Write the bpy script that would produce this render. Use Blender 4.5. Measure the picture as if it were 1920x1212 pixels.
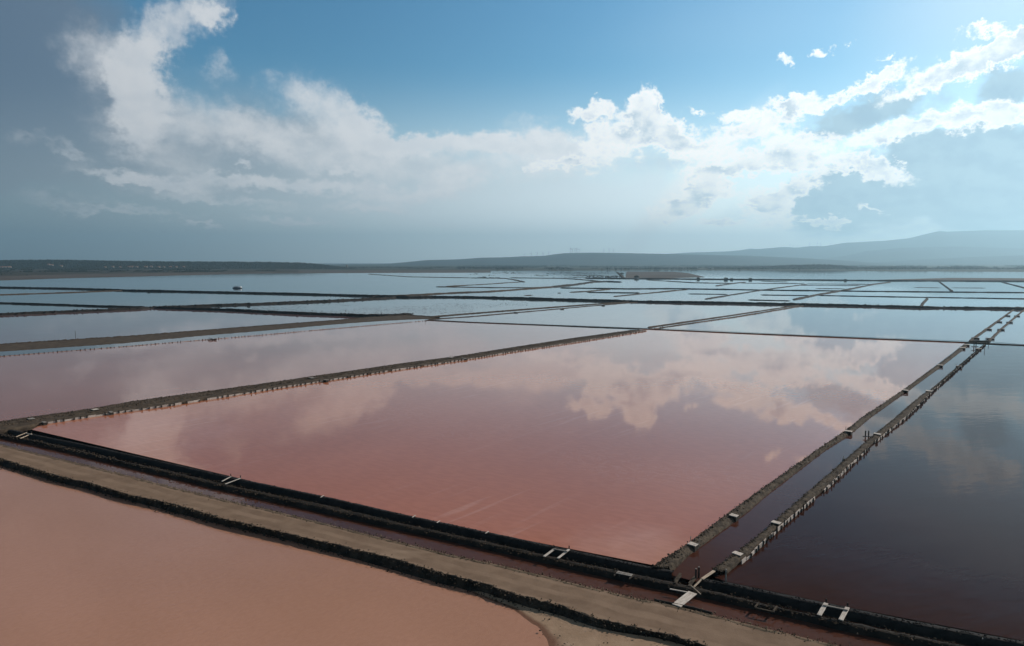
import bpy, bmesh, math, random
import numpy as np
from mathutils import Vector, Matrix

for o in list(bpy.data.objects):
    bpy.data.objects.remove(o, do_unlink=True)

SC = bpy.context.scene
COL = SC.collection
R = math.radians

# ------------------------------------------------------------------ camera
CAM_H = 30.0                 # metres above the brine of the main pan
PITCH = R(5.1)               # looking slightly down
FPX = 1280.0                 # focal length in photo pixels (1920 wide)
cam_d = bpy.data.cameras.new('camera')
cam_d.sensor_width = 36.0
cam_d.lens = 36.0 * FPX / 1920.0
cam_d.clip_start = 0.5
cam_d.clip_end = 60000.0
cam = bpy.data.objects.new('camera', cam_d)
COL.objects.link(cam)
cam.location = (0, 0, CAM_H)
cam.rotation_euler = (R(90) - PITCH, 0, 0)
SC.camera = cam
SC.render.resolution_x, SC.render.resolution_y = 1024, 646

# ------------------------------------------------------------------ sun and exposure
SUN_AZ, SUN_EL = R(63), R(32)          # azimuth measured from the view direction (+Y) to the right
sun_d = bpy.data.lights.new('sun', 'SUN')
sun_d.energy = 4.5
sun_d.angle = R(0.8)
sun_d.color = (1.0, 0.92, 0.84)
sun = bpy.data.objects.new('sun', sun_d)
COL.objects.link(sun)
sdir = Vector((math.sin(SUN_AZ) * math.cos(SUN_EL), math.cos(SUN_AZ) * math.cos(SUN_EL), math.sin(SUN_EL)))
sun.rotation_euler = sdir.to_track_quat('Z', 'Y').to_euler()
sun.location = (200, 100, 200)

SC.view_settings.view_transform = 'Standard'
SC.view_settings.look = 'None'
SC.view_settings.exposure = 0.0
SC.view_settings.gamma = 1.0
SC.view_settings.use_curve_mapping = False
SC.render.engine = 'CYCLES'
SC.cycles.use_denoising = True
SC.cycles.denoiser = 'OPENIMAGEDENOISE'
SC.cycles.denoising_input_passes = 'RGB_ALBEDO_NORMAL'
SC.cycles.denoising_prefilter = 'ACCURATE'
SC.cycles.max_bounces = 6
SC.cycles.volume_bounces = 0
SC.cycles.sample_clamp_indirect = 4.0

# ------------------------------------------------------------------ node helper
class NT:
    """Small wrapper that writes node trees as expressions."""
    def __init__(s, tree):
        s.t = tree; s.n = tree.nodes; s.l = tree.links
    def new(s, kind, **kw):
        nd = s.n.new(kind)
        for k, v in kw.items():
            setattr(nd, k, v)
        return nd
    def put(s, sock, v):
        if isinstance(v, bpy.types.NodeSocket):
            s.l.new(v, sock)
        else:
            sock.default_value = v
    def math(s, op, a, b=None, c=None, clamp=False):
        nd = s.new('ShaderNodeMath', operation=op, use_clamp=clamp)
        s.put(nd.inputs[0], a)
        if b is not None: s.put(nd.inputs[1], b)
        if c is not None: s.put(nd.inputs[2], c)
        return nd.outputs[0]
    def add(s, a, b): return s.math('ADD', a, b)
    def sub(s, a, b): return s.math('SUBTRACT', a, b)
    def mul(s, a, b): return s.math('MULTIPLY', a, b)
    def mx(s, a, b): return s.math('MAXIMUM', a, b)
    def madd(s, a, b, c): return s.math('MULTIPLY_ADD', a, b, c)
    def vmath(s, op, a, b=None):
        nd = s.new('ShaderNodeVectorMath', operation=op)
        s.put(nd.inputs[0], a)
        if b is not None:
            s.put(nd.inputs['Scale'] if op == 'SCALE' else nd.inputs[1], b)
        return nd.outputs['Value'] if op in ('LENGTH', 'DOT_PRODUCT', 'DISTANCE') else nd.outputs[0]
    def vec(s, x, y, z=0.0):
        nd = s.new('ShaderNodeCombineXYZ')
        s.put(nd.inputs[0], x); s.put(nd.inputs[1], y); s.put(nd.inputs[2], z)
        return nd.outputs[0]
    def smooth(s, v, a, b, lo=0.0, hi=1.0):
        nd = s.new('ShaderNodeMapRange', interpolation_type='SMOOTHSTEP')
        s.put(nd.inputs[0], v); s.put(nd.inputs[1], a); s.put(nd.inputs[2], b); s.put(nd.inputs[3], lo); s.put(nd.inputs[4], hi)
        return nd.outputs[0]
    def lin(s, v, a, b, lo=0.0, hi=1.0):
        nd = s.new('ShaderNodeMapRange', interpolation_type='LINEAR')
        s.put(nd.inputs[0], v); s.put(nd.inputs[1], a); s.put(nd.inputs[2], b); s.put(nd.inputs[3], lo); s.put(nd.inputs[4], hi)
        return nd.outputs[0]
    def noise(s, v, scale, detail=6.0, rough=0.55, dist=0.0, lac=2.0, color=False, dims='3D'):
        nd = s.new('ShaderNodeTexNoise', noise_dimensions=dims)
        s.put(nd.inputs['Vector'], v)
        nd.inputs['Scale'].default_value = scale
        nd.inputs['Detail'].default_value = detail
        nd.inputs['Roughness'].default_value = rough
        nd.inputs['Lacunarity'].default_value = lac
        nd.inputs['Distortion'].default_value = dist
        return nd.outputs['Color'] if color else nd.outputs[0]
    def mapping(s, v, loc=(0, 0, 0), rot=(0, 0, 0), scale=(1, 1, 1), kind='POINT'):
        nd = s.new('ShaderNodeMapping', vector_type=kind)
        s.put(nd.inputs[0], v)
        nd.inputs[1].default_value = loc; nd.inputs[2].default_value = rot; nd.inputs[3].default_value = scale
        return nd.outputs[0]
    def mix(s, f, a, b, mode='MIX'):
        nd = s.new('ShaderNodeMix', data_type='RGBA', blend_type=mode)
        s.put(nd.inputs[0], f)
        for i, v in ((6, a), (7, b)):
            if not isinstance(v, bpy.types.NodeSocket) and len(v) == 3:
                v = (*v, 1.0)
            s.put(nd.inputs[i], v)
        return nd.outputs[2]
    def blob(s, v, cx, cy, rx, ry, rot=0.0, kind='SPHERICAL'):
        m = s.mapping(v, (cx, cy, 0), (0, 0, rot), (rx, ry, 1.0), 'TEXTURE')
        g = s.new('ShaderNodeTexGradient', gradient_type=kind)
        s.l.new(m, g.inputs[0])
        return g.outputs['Fac'] if 'Fac' in g.outputs else g.outputs[1]


def pix_azel(px, py):
    """photo pixel -> azimuth, elevation in degrees (used to study where the clouds stand in the sky)."""
    x, y = (px - 960.0) / FPX, (606.0 - py) / FPX
    d = Vector((x, math.cos(PITCH) + y * math.sin(PITCH), -math.sin(PITCH) + y * math.cos(PITCH))).normalized()
    return math.degrees(math.atan2(d.x, d.y)), math.degrees(math.asin(d.z))
# ------------------------------------------------------------------ world: sky and clouds at infinity
world = bpy.data.worlds.new('World')
SC.world = world
world.use_nodes = True
W = NT(world.node_tree)
W.n.clear()
tc = W.new('ShaderNodeTexCoord')
sep = W.new('ShaderNodeSeparateXYZ')
W.l.new(tc.outputs['Generated'], sep.inputs[0])
DEG = 180.0 / math.pi
az = W.mul(W.math('ARCTAN2', sep.outputs[0], sep.outputs[1]), DEG)
el = W.mul(W.math('ARCSINE', sep.outputs[2]), DEG)
P = W.vec(az, el, 1.0)
# clouds are seen edge-on near the horizon: their texture flattens there
Pf = W.vec(az, W.mul(W.math('POWER', W.mx(el, 0.0), 0.6), 5.5), 0.0)

sky = W.new('ShaderNodeTexSky', sky_type='NISHITA')
sky.sun_disc = False
sky.sun_elevation = SUN_EL
sky.sun_rotation = SUN_AZ
sky.altitude = 50
sky.air_density = 1.0
sky.dust_density = 0.35
sky.ozone_density = 2.0


def n2(v, scale, detail, rough, color=False):
    return W.noise(v, scale, detail, rough, 0.0, 2.1, color, '2D')


def field(v, blobs):
    """Sum of soft elliptical cloud cores, each written as (x, y, rx, ry, turn, weight) the way the photograph
    shows it and turned here into degrees of azimuth and elevation."""
    acc = None
    for px, py, rx, ry, rot, w in blobs:
        a0, e0 = pix_azel(px, py)
        a1, _ = pix_azel(px + 4, py); _, e1 = pix_azel(px, py - 4)
        sx, sy = rx * (a1 - a0) / 4, ry * (e1 - e0) / 4
        co, si = math.cos(R(-rot)), math.sin(R(-rot))
        ux, uy, vx, vy = co / sx, si / sx, -si / sy, co / sy
        u = W.vmath('DOT_PRODUCT', v, (ux, uy, -(a0 * ux + e0 * uy)))
        q = W.vmath('DOT_PRODUCT', v, (vx, vy, -(a0 * vx + e0 * vy)))
        r2 = W.madd(u, u, W.mul(q, q))
        f = W.math('SUBTRACT', 1.0, r2, clamp=True)
        f = W.mul(f, f)
        acc = W.mul(f, w) if acc is None else W.madd(f, w, acc)
    return acc


WHITE_LEFT = [
    (190, 105, 130, 90, 0, .75), (262, 165, 80, 150, 6, 1.5), (340, 30, 130, 62, -20, 1.0), (398, 34, 52, 30, 10, .7),
    (300, 90, 70, 40, -30, .6), (290, 260, 210, 110, 25, .7), (412, 122, 50, 46, 10, .5), (430, 240, 190, 70, 14, .6),
    (545, 175, 90, 44, 30, .5), (640, 215, 160, 62, 33, .95), (690, 248, 90, 44, 42, .6), (620, 285, 260, 80, 10, .6), (480, 235, 330, 100, 18, .3), (900, 300, 330, 70, 0, .45), (1080, 285, 240, 70, -6, .7), (760, 320, 300, 70, 4, .25), (1290, 300, 200, 80, -10, .45),
    (850, 270, 170, 34, -4, .85), (930, 270, 100, 28, 4, .6), (1010, 258, 110, 48, 18, .8), (770, 275, 110, 26, -6, .5),
    (850, 342, 110, 34, -14, .85), (740, 378, 190, 30, -8, .65), (560, 350, 330, 22, 3, 1.2), (290, 342, 230, 22, 6, 1.0),
    (450, 312, 40, 12, 3, .9), (140, 294, 80, 20, 10, .6), (70, 262, 90, 18, 8, .4), (385, 425, 90, 9, 3, 1.4),
    (560, 417, 140, 11, 3, 1.3), (120, 375, 200, 18, 4, .4), (850, 425, 80, 10, 3, .6), (640, 325, 40, 9, 3, .9), (420, 378, 260, 13, 4, .8), (250, 398, 240, 12, 4, .7), (700, 392, 150, 10, 2, .6),
]
WHITE_RIGHT = [
    (1045, 301, 74, 18, 0, 1.1), (995, 311, 26, 9, 5, .9), (1105, 206, 66, 26, -22, .95), (1207, 200, 44, 66, 4, 1.4),
    (1165, 240, 100, 66, 0, .9), (1250, 248, 95, 48, 28, 1.1), (1130, 285, 150, 56, -10, .55), (1330, 280, 110, 66, 0, .7),
    (1310, 207, 46, 9, 3, .7), (1388, 214, 48, 20, -8, 1.0), (1460, 196, 45, 22, 5, .8), (1500, 188, 60, 22, -12, .8),
    (1440, 232, 110, 32, -14, 1.0), (1600, 172, 170, 22, -13, 1.05), (1790, 136, 200, 36, -17, 1.25), (1895, 95, 120, 46, -22, 1.4),
    (1560, 96, 38, 15, -16, .75), (1486, 118, 26, 12, -10, .6), (1656, 110, 34, 13, -20, .7), (1668, 135, 60, 17, -22, .85),
    (1842, 60, 64, 18, -6, .9), (1905, 66, 46, 30, 10, 1.0), (1500, 262, 120, 30, 2, .9), (1440, 300, 110, 36, 4, .95),
    (1530, 302, 130, 34, 6, .8), (1690, 242, 190, 32, -14, 1.2), (1865, 218, 140, 42, -4, 1.4), (1650, 318, 110, 32, 14, 1.2),
    (1360, 325, 120, 22, -4, 1.1), (1290, 375, 110, 42, -26, 1.4), (1480, 355, 110, 28, -16, 1.1), (1350, 418, 64, 18, 6, 1.2),
    (1450, 400, 80, 60, 20, .9), (1560, 412, 70, 12, 14, 1.2), (1420, 370, 90, 24, 10, .7), (1640, 395, 60, 10, 12, .7),
]
SHADE_RIGHT = [
    (1620, 212, 170, 50, -14, 1.5), (1880, 168, 140, 46, -22, 1.4), (1740, 268, 200, 44, -8, 1.0), (1830, 305, 260, 100, -6, 1.3),
    (1600, 350, 210, 66, -6, 1.0), (1700, 380, 360, 100, -3, 1.2), (1250, 305, 160, 46, 0, .5),
    (1430, 385, 180, 56, -10, .3), (1920, 370, 300, 130, 0, .8),
]
VEIL = [
    (-90, 60, 560, 360, 0, 1.5), (60, 220, 400, 210, 8, 1.0), (-500, 120, 800, 500, 0, 1.7), (330, 290, 520, 150, 8, .6),
    (660, 335, 420, 120, 10, .85), (300, 450, 1100, 170, 0, .45), (1000, 360, 420, 110, 0, .7), (1150, 420, 420, 110, 0, .6),
    (560, 250, 300, 100, 26, .4), (1700, 430, 700, 120, 0, .6),
]
GLOW = [(1980, -60, 560, 300, -20, .9), (1500, 40, 500, 160, 0, .2)]
BEAM = [(1280, 360, 280, 44, -46, 1.1), (1400, 410, 440, 150, -20, .4), (1215, 425, 240, 28, -52, .9), (1460, 425, 230, 34, -60, .5)]

# --- how strongly the hidden sun lights the clouds: strong towards it (right), weak on the far left
sunside = W.smooth(az, -42, 34)
hsv = W.new('ShaderNodeHueSaturation')
hsv.inputs['Saturation'].default_value = 1.22
W.l.new(sky.outputs[0], hsv.inputs['Color'])
base = W.mix(1.0, hsv.outputs[0], W.mix(W.smooth(az, -25, 38), (0.58, 0.96, 0.95, 1), (1.12, 1.46, 1.34, 1)), 'MULTIPLY')
K = 10.0     # cloud radiance is written for the background strength of 0.1
def c(r, g, b): return (r * K, g * K, b * K, 1.0)
low_c = W.mix(W.smooth(az, -44, 22), c(.245, .300, .340), c(1.38, 1.50, 1.52))
# haze low over the plain whitens the blue before any cloud
base = W.mix(W.smooth(el, 16, 0.5, 0.0, 0.9), base, low_c)
broad = n2(W.vmath('ADD', Pf, (11.0, 5.0, 0.0)), 0.10, 3, 0.5)

# --- the sky ahead (left and right of the view axis hold different cloud, evaluated separately)
warp1 = W.vmath('SUBTRACT', n2(Pf, 0.16, 4, 0.55, True), (0.5, 0.5, 0.5))
warp2 = W.vmath('SUBTRACT', n2(Pf, 0.95, 6, 0.62, True), (0.5, 0.5, 0.5))
PV = W.vmath('ADD', P, W.vmath('MULTIPLY', warp1, (8.0, 4.0, 0.0)))     # soft veil
PW = W.vmath('ADD', P, W.vmath('MULTIPLY', warp1, (3.2, 1.7, 0.0)))     # billowing cloud
PW = W.vmath('ADD', PW, W.vmath('MULTIPLY', warp2, (2.6, 1.9, 0.0)))
fine = n2(Pf, 0.42, 7, 0.62)
lit = n2(W.vmath('ADD', Pf, (0.60, 0.75, 0.0)), 0.42, 4, 0.5)      # the same billows a step towards the sun
relief = W.smooth(W.sub(n2(Pf, 0.42, 4, 0.5), lit), -0.26, 0.20)
dn = W.sub(fine, 0.5)
dn_r = W.sub(n2(W.vmath('ADD', Pf, (3.3, 8.1, 0.0)), 0.85, 6, 0.64), 0.5)      # finer, ragged cumulus
veil_c = W.mix(sunside, c(.100, .148, .225), c(.56, .70, .80))
veil_c = W.mix(W.mul(W.smooth(el, 13, 2.0), 0.85), veil_c, low_c)
SEAM = 1000.0       # photo column where the halves meet


def ahead(lo, hi):
    def near(blobs, pad):
        return [b for b in blobs if b[0] + b[2] + pad > lo and b[0] - b[2] - pad < hi]
    colr = base
    veil = near(VEIL, 130)
    if veil:
        den_v = W.smooth(W.madd(W.sub(broad, 0.5), 0.35, field(PV, veil)), 0.02, 0.95)
        colr = W.mix(W.mul(den_v, 0.93), colr, veil_c)
    beam = near(BEAM, 20)
    if beam:
        colr = W.mix(W.mul(field(P, beam), 0.62), colr, c(1.12, 1.17, 1.17))
    glow = near(GLOW, 20)
    if glow:
        colr = W.mix(W.mul(field(P, glow), 0.55), colr, c(.85, .95, 1.0))
    shade = near(SHADE_RIGHT, 80)
    if shade:
        den_s = W.smooth(W.madd(dn, 0.5, field(PV, shade)), 0.02, 1.05)
        colr = W.mix(W.mul(den_s, 0.92), colr, W.mix(relief, c(.36, .53, .67), c(.45, .63, .75)))
    wl = near(WHITE_LEFT, 80)
    if wl:
        f = field(PW, wl)
        den_l = W.smooth(W.madd(W.mul(dn, W.smooth(f, 0.0, 0.4)), 0.75, f), 0.03, 1.25)
        left_c = W.mix(sunside, c(.68, .695, .72), c(1.08, 1.10, 1.12))
        left_c = W.mix(relief, W.mix(1.0, left_c, (.90, .92, .94, 1), 'MULTIPLY'), left_c)
        colr = W.mix(W.mul(den_l, 0.95), colr, left_c)
    wr = near(WHITE_RIGHT, 80)
    if wr:
        f = field(PW, wr)
        mass = W.madd(W.mul(W.madd(dn, 0.55, dn_r), W.smooth(f, 0.0, 0.35)), 1.5, f)
        den_r = W.smooth(mass, 0.13, 0.78)
        # backlit: thin edges glow, thick cores are blue grey
        core = W.mul(W.smooth(mass, 0.55, 1.25), W.math('SUBTRACT', 1.0, W.mul(relief, 0.75)))
        right_c = W.mix(core, c(1.30, 1.27, 1.22), c(.64, .76, .86))
        right_c = W.mix(W.smooth(az, 0, 16), W.mix(1.0, right_c, (.84, .86, .89, 1), 'MULTIPLY'), right_c)
        colr = W.mix(W.mul(den_r, 0.95), colr, right_c)
    b = W.new('ShaderNodeBackground')
    b.inputs['Strength'].default_value = 0.1
    W.l.new(colr, b.inputs['Color'])
    return b.outputs[0]


def mix_shader(f, a, b):
    m = W.new('ShaderNodeMixShader')
    W.put(m.inputs[0], f); W.l.new(a, m.inputs[1]); W.l.new(b, m.inputs[2])
    return m.outputs[0]


half = W.math('GREATER_THAN', az, pix_azel(SEAM, 300)[0])
in_view = mix_shader(half, ahead(-2000, SEAM), ahead(SEAM, 4000))

# --- the rest of the sky: broken cloud of the same kind, grey to the left, lit to the right
around = W.mix(W.smooth(broad, 0.50, 0.78, 0.0, 0.6), base, W.mix(sunside, c(.16, .20, .26), c(.45, .50, .56)))
# unseen dark cloud deck added overhead to darken the near water's reflections
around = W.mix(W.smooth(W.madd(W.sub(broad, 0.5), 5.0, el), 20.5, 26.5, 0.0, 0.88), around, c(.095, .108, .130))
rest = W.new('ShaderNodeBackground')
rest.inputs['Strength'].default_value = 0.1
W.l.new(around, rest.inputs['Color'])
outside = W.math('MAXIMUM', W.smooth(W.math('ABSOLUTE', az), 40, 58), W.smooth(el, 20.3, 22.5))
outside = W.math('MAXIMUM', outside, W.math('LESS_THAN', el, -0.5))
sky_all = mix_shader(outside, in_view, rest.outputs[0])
wo = W.new('ShaderNodeOutputWorld')
W.l.new(sky_all, wo.inputs[0])
world.cycles.sampling_method = 'MANUAL'
world.cycles.sample_map_resolution = 512
# ------------------------------------------------------------------ geometry helpers
rng = np.random.default_rng(7)
random.seed(7)


def G(px, py, z=0.0):
    """The point of the level z that stands at photo pixel (px, py)."""
    x, y = (px - 960.0) / FPX, (606.0 - py) / FPX
    d = Vector((x, math.cos(PITCH) + y * math.sin(PITCH), -math.sin(PITCH) + y * math.cos(PITCH)))
    t = (z - CAM_H) / d.z
    return Vector((d.x * t, d.y * t, z))


def line(pts, z=0.0, ext0=0.0, ext1=0.0):
    """photo polyline -> numpy world polyline on level z, its ends carried on by ext0 / ext1 metres."""
    p = np.array([G(x, y, z)[:] for x, y in pts])
    if ext0:
        d = p[0] - p[1]; p = np.vstack([p[0] + d / np.linalg.norm(d) * ext0, p])
    if ext1:
        d = p[-1] - p[-2]; p = np.vstack([p, p[-1] + d / np.linalg.norm(d) * ext1])
    return p


def resample(p, n):
    seg = np.linalg.norm(np.diff(p, axis=0), axis=1)
    s = np.concatenate([[0], np.cumsum(seg)])
    u = np.linspace(0, s[-1], n)
    return np.stack([np.interp(u, s, p[:, k]) for k in range(3)], 1)


def length(p):
    return float(np.linalg.norm(np.diff(p, axis=0), axis=1).sum())


def shift(p, d, z=None):
    """polyline moved sideways in plan by d metres (positive: towards the camera side, i.e. to the right of its run from left to right)."""
    t = np.gradient(p[:, :2], axis=0)
    t /= np.linalg.norm(t, axis=1)[:, None] + 1e-9
    q = p.copy()
    q[:, 0] += t[:, 1] * d; q[:, 1] -= t[:, 0] * d
    if z is not None: q[:, 2] = z
    return q


def _hash(ix, iy, seed):
    h = (ix.astype(np.int64) * 374761393 + iy.astype(np.int64) * 668265263 + seed * 144664) & 0x7fffffff
    h = ((h ^ (h >> 13)) * 1274126177) & 0x7fffffff
    return ((h ^ (h >> 16)) & 0xffff) / 65535.0


def vnoise(x, y, seed=0):
    ix, iy = np.floor(x), np.floor(y)
    fx, fy = x - ix, y - iy
    fx, fy = fx * fx * (3 - 2 * fx), fy * fy * (3 - 2 * fy)
    a, b = _hash(ix, iy, seed), _hash(ix + 1, iy, seed)
    c_, d = _hash(ix, iy + 1, seed), _hash(ix + 1, iy + 1, seed)
    return (a + (b - a) * fx) * (1 - fy) + (c_ + (d - c_) * fx) * fy


def fbm(x, y, scale, octaves=4, seed=0, gain=0.5):
    """-0.5 .. 0.5"""
    v, amp, tot = 0.0, 1.0, 0.0
    for k in range(octaves):
        v = v + amp * (vnoise(x / scale + 13.7 * k, y / scale + 7.1 * k, seed + k) - 0.5)
        tot += amp; amp *= gain; scale /= 2.07
    return v / tot


def obj(name, verts, faces, mat, parent=None, smooth=False):
    me = bpy.data.meshes.new(name)
    me.from_pydata([tuple(map(float, v)) for v in verts], [], [tuple(map(int, f)) for f in faces])
    if mat is not None: me.materials.append(mat)
    if smooth: me.polygons.foreach_set('use_smooth', [True] * len(me.polygons))
    me.update()
    o = bpy.data.objects.new(name, me)
    COL.objects.link(o)
    if parent is not None: o.parent = parent
    return o


def tag(o, label, cat=None, group=None, kind=None):
    o['label'] = label
    if cat: o['category'] = cat
    if group: o['group'] = group
    if kind: o['kind'] = kind
    return o


def empty(name, loc, label, cat, group=None, rz=0.0):
    o = bpy.data.objects.new(name, None)
    COL.objects.link(o)
    o.location = loc; o.rotation_euler = (0, 0, rz); o.empty_display_size = 0.3
    return tag(o, label, cat, group)


def grid_faces(nr, nc):
    f = []
    for i in range(nr - 1):
        for j in range(nc - 1):
            a = i * nc + j
            f.append((a, a + 1, a + nc + 1, a + nc))
    return f


def loft(name, lines, cuts, step, mat, rough=0.0, rscale=1.0, edge=0.0, seed=0, keep=(), smooth=True, octv=4):
    """Surface drawn through polylines (far side first). cuts[i]: rows between line i and i+1. rough: height of the
    clods; edge: sideways wander. keep: indices of lines left in place."""
    n = max(2, int(max(length(l) for l in lines) / step))
    L = [resample(l, n) for l in lines]
    rows, held = [], []
    for i in range(len(L)):
        rows.append(L[i]); held.append(i in keep)
        if i + 1 < len(L):
            for k in range(1, cuts[i]):
                t = k / cuts[i]
                rows.append(L[i] * (1 - t) + L[i + 1] * t); held.append(False)
    V = np.array(rows)
    x, y = V[:, :, 0], V[:, :, 1]
    if rough:
        dz = fbm(x, y, rscale, octv, seed, 0.6) * 2 * rough
        dz[np.array(held)] = 0
        V[:, :, 2] += dz
    if edge:
        dx = fbm(x, y, rscale * 2.2, 3, seed + 40) * 2 * edge
        dy = fbm(x, y, rscale * 2.2, 3, seed + 60) * 2 * edge
        m = ~np.array(held)
        V[m, :, 0] += dx[m]; V[m, :, 1] += dy[m]
    o = obj(name, V.reshape(-1, 3), [f[::-1] for f in grid_faces(V.shape[0], n)], mat, smooth=smooth)
    return o


def bank(name, pts, width, height, mat, z0=0.0, ext0=0, ext1=0, step=None, rough=None, seed=0, label=None, ends=True, rscale=None):
    """earth bank standing in the water along a photo polyline (its waterline on the near side)."""
    c0 = line(pts, z0, ext0, ext1)
    d = float(np.median(c0[:, 1]))
    step = step or max(0.6, d / 260.0)
    n = max(4, int(length(c0) / step))
    c0 = resample(c0, n)
    rough = height * 0.35 if rough is None else rough
    rs = rscale or max(1.2, step * 2.0)
    w = width * 0.72 * (1 + 0.35 * fbm(c0[:, 0], c0[:, 1], rs * 6, 3, seed + 5))
    hh = height * 0.85 * (1 + 0.5 * fbm(c0[:, 0], c0[:, 1], rs * 5, 3, seed + 9))
    if ends:
        tt = np.linspace(0, 1, n) * (n - 1) * step
        cap = np.clip(np.minimum(tt, tt[::-1]) / (width * 0.5), 0.05, 1.0)
        hh = hh * np.sqrt(cap)
    prof = [(-1.0, -0.5), (-0.86, 0.25), (-0.62, 0.9), (-0.3, 1.0), (0.1, 1.0), (0.45, 0.92), (0.8, 0.3), (1.0, -0.5)]
    V = np.zeros((len(prof), n, 3))
    t = np.gradient(c0[:, :2], axis=0); t /= np.linalg.norm(t, axis=1)[:, None] + 1e-9
    nx, ny = t[:, 1], -t[:, 0]
    side = -1.0 if ny.mean() > 0 else 1.0
    for k, (u, v) in enumerate(prof):
        off = (u - 0.85) * w * 0.5 * side
        V[k, :, 0] = c0[:, 0] + nx * off; V[k, :, 1] = c0[:, 1] + ny * off
        V[k, :, 2] = z0 + (hh * v if v > 0 else -0.6)
        if v > 0:
            V[k, :, 2] += rough * 2 * fbm(V[k, :, 0], V[k, :, 1] * 1.0 + k * 3.1, rs, 3, seed + k, 0.6)
    f = grid_faces(len(prof), n)
    o = obj(name, V.reshape(-1, 3), f if side < 0 else [q[::-1] for q in f], mat, smooth=False)
    return tag(o, label or 'dark earth bank between two flooded salt pans', 'bank', kind='structure')


BLOB_DIRS = None
def clods(name, pts, size, mat, seed=0, squash=0.7, kind='stuff', label='', cat='stones', parent=None):
    """many small angular clods joined into one object. pts (n,3), size (n,) or scalar."""
    r = np.random.default_rng(seed)
    base = np.array([(1, 0, 0), (-1, 0, 0), (0, 1, 0), (0, -1, 0), (0, 0, 1), (0, 0, -1)], float)
    fc = np.array([(0, 2, 4), (2, 1, 4), (1, 3, 4), (3, 0, 4), (2, 0, 5), (1, 2, 5), (3, 1, 5), (0, 3, 5)])
    n = len(pts)
    size = np.broadcast_to(np.asarray(size, float), (n,))
    ang = r.uniform(0, 2 * np.pi, n)
    jit = r.uniform(0.6, 1.35, (n, 6, 3))
    v = base[None] * jit
    v = v + r.normal(0, 0.16, v.shape)
    v[:, :, 2] *= squash
    ca, sa = np.cos(ang)[:, None], np.sin(ang)[:, None]
    vx = v[:, :, 0] * ca - v[:, :, 1] * sa; vy = v[:, :, 0] * sa + v[:, :, 1] * ca
    v[:, :, 0], v[:, :, 1] = vx, vy
    v = v * size[:, None, None] + np.asarray(pts)[:, None, :]
    F = fc[None] + (np.arange(n) * 6)[:, None, None]
    o = fast_mesh(name, v.reshape(-1, 3), F.reshape(-1, 3), mat)
    if parent: o.parent = parent
    if kind: tag(o, label, cat, kind=kind)
    return o


def fast_mesh(name, V, F, mat):
    me = bpy.data.meshes.new(name)
    V = np.asarray(V, np.float32); F = np.asarray(F, np.int32)
    k = F.shape[1]
    me.vertices.add(len(V)); me.vertices.foreach_set('co', V.ravel())
    me.loops.add(F.size); me.loops.foreach_set('vertex_index', F.ravel())
    me.polygons.add(len(F))
    me.polygons.foreach_set('loop_start', np.arange(0, F.size, k, dtype=np.int32))
    me.polygons.foreach_set('loop_total', np.full(len(F), k, np.int32))
    me.update(calc_edges=True)
    me.materials.append(mat)
    o = bpy.data.objects.new(name, me)
    COL.objects.link(o)
    return o


def box_mesh(name, sx, sy, sz, mat, bevel=0.0, z0=0.0, jitter=0.0, seed=0):
    """a box with its base at z0, edges softened; returned as mesh data to be shared."""
    bm = bmesh.new()
    bmesh.ops.create_cube(bm, size=1.0)
    r = random.Random(seed)
    for v in bm.verts:
        v.co = Vector((v.co.x * sx, v.co.y * sy, (v.co.z + 0.5) * sz + z0))
        if jitter: v.co += Vector((r.uniform(-1, 1), r.uniform(-1, 1), r.uniform(-1, 1))) * jitter
    if bevel:
        bmesh.ops.bevel(bm, geom=bm.edges[:], offset=bevel, segments=1, affect='EDGES')
    me = bpy.data.meshes.new(name)
    bm.to_mesh(me); bm.free()
    me.materials.append(mat)
    return me


def part(name, me, parent, loc, rz=0.0, scale=(1, 1, 1), rx=0.0, ry=0.0, grand=None):
    """link shared mesh data as a child; loc is a world position."""
    o = bpy.data.objects.new(name, me)
    COL.objects.link(o)
    o.parent = parent
    base = Vector((0, 0, 0)); p = parent
    rot = 0.0
    while p is not None:
        base += Vector(p.location); p = p.parent
    o.location = Vector(loc) - base
    o.rotation_euler = (rx, ry, rz); o.scale = scale
    return o


def beam_between(name, a, b, w, h, mat, parent, bevel=0.01, jitter=0.0, seed=0):
    """a squared timber from a to b (world), width w, thickness h, lying along a-b."""
    a, b = Vector(a), Vector(b)
    d = b - a
    me = box_mesh(name, w, d.length, h, mat, min(bevel, h * 0.3), -h / 2, jitter, seed)
    o = bpy.data.objects.new(name, me)
    COL.objects.link(o); o.parent = parent
    base = Vector((0, 0, 0)); p = parent
    while p is not None:
        base += Vector(p.location); p = p.parent
    o.location = (a + b) / 2 - base
    o.rotation_euler = (math.atan2(d.z, math.hypot(d.x, d.y)), 0, math.atan2(-d.x, d.y))
    return o
# ------------------------------------------------------------------ materials
def material(name):
    m = bpy.data.materials.new(name)
    m.use_nodes = True
    n = NT(m.node_tree)
    n.n.clear()
    out = n.new('ShaderNodeOutputMaterial')
    b = n.new('ShaderNodeBsdfPrincipled')
    n.l.new(b.outputs[0], out.inputs[0])
    geo = n.new('ShaderNodeNewGeometry')
    return m, n, b, geo.outputs['Position']


def bump(n, b, height, dist, strength=1.0):
    k = n.new('ShaderNodeBump')
    k.inputs['Strength'].default_value = strength
    k.inputs['Distance'].default_value = dist
    n.l.new(height, k.inputs['Height'])
    n.l.new(k.outputs[0], b.inputs['Normal'])


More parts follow.
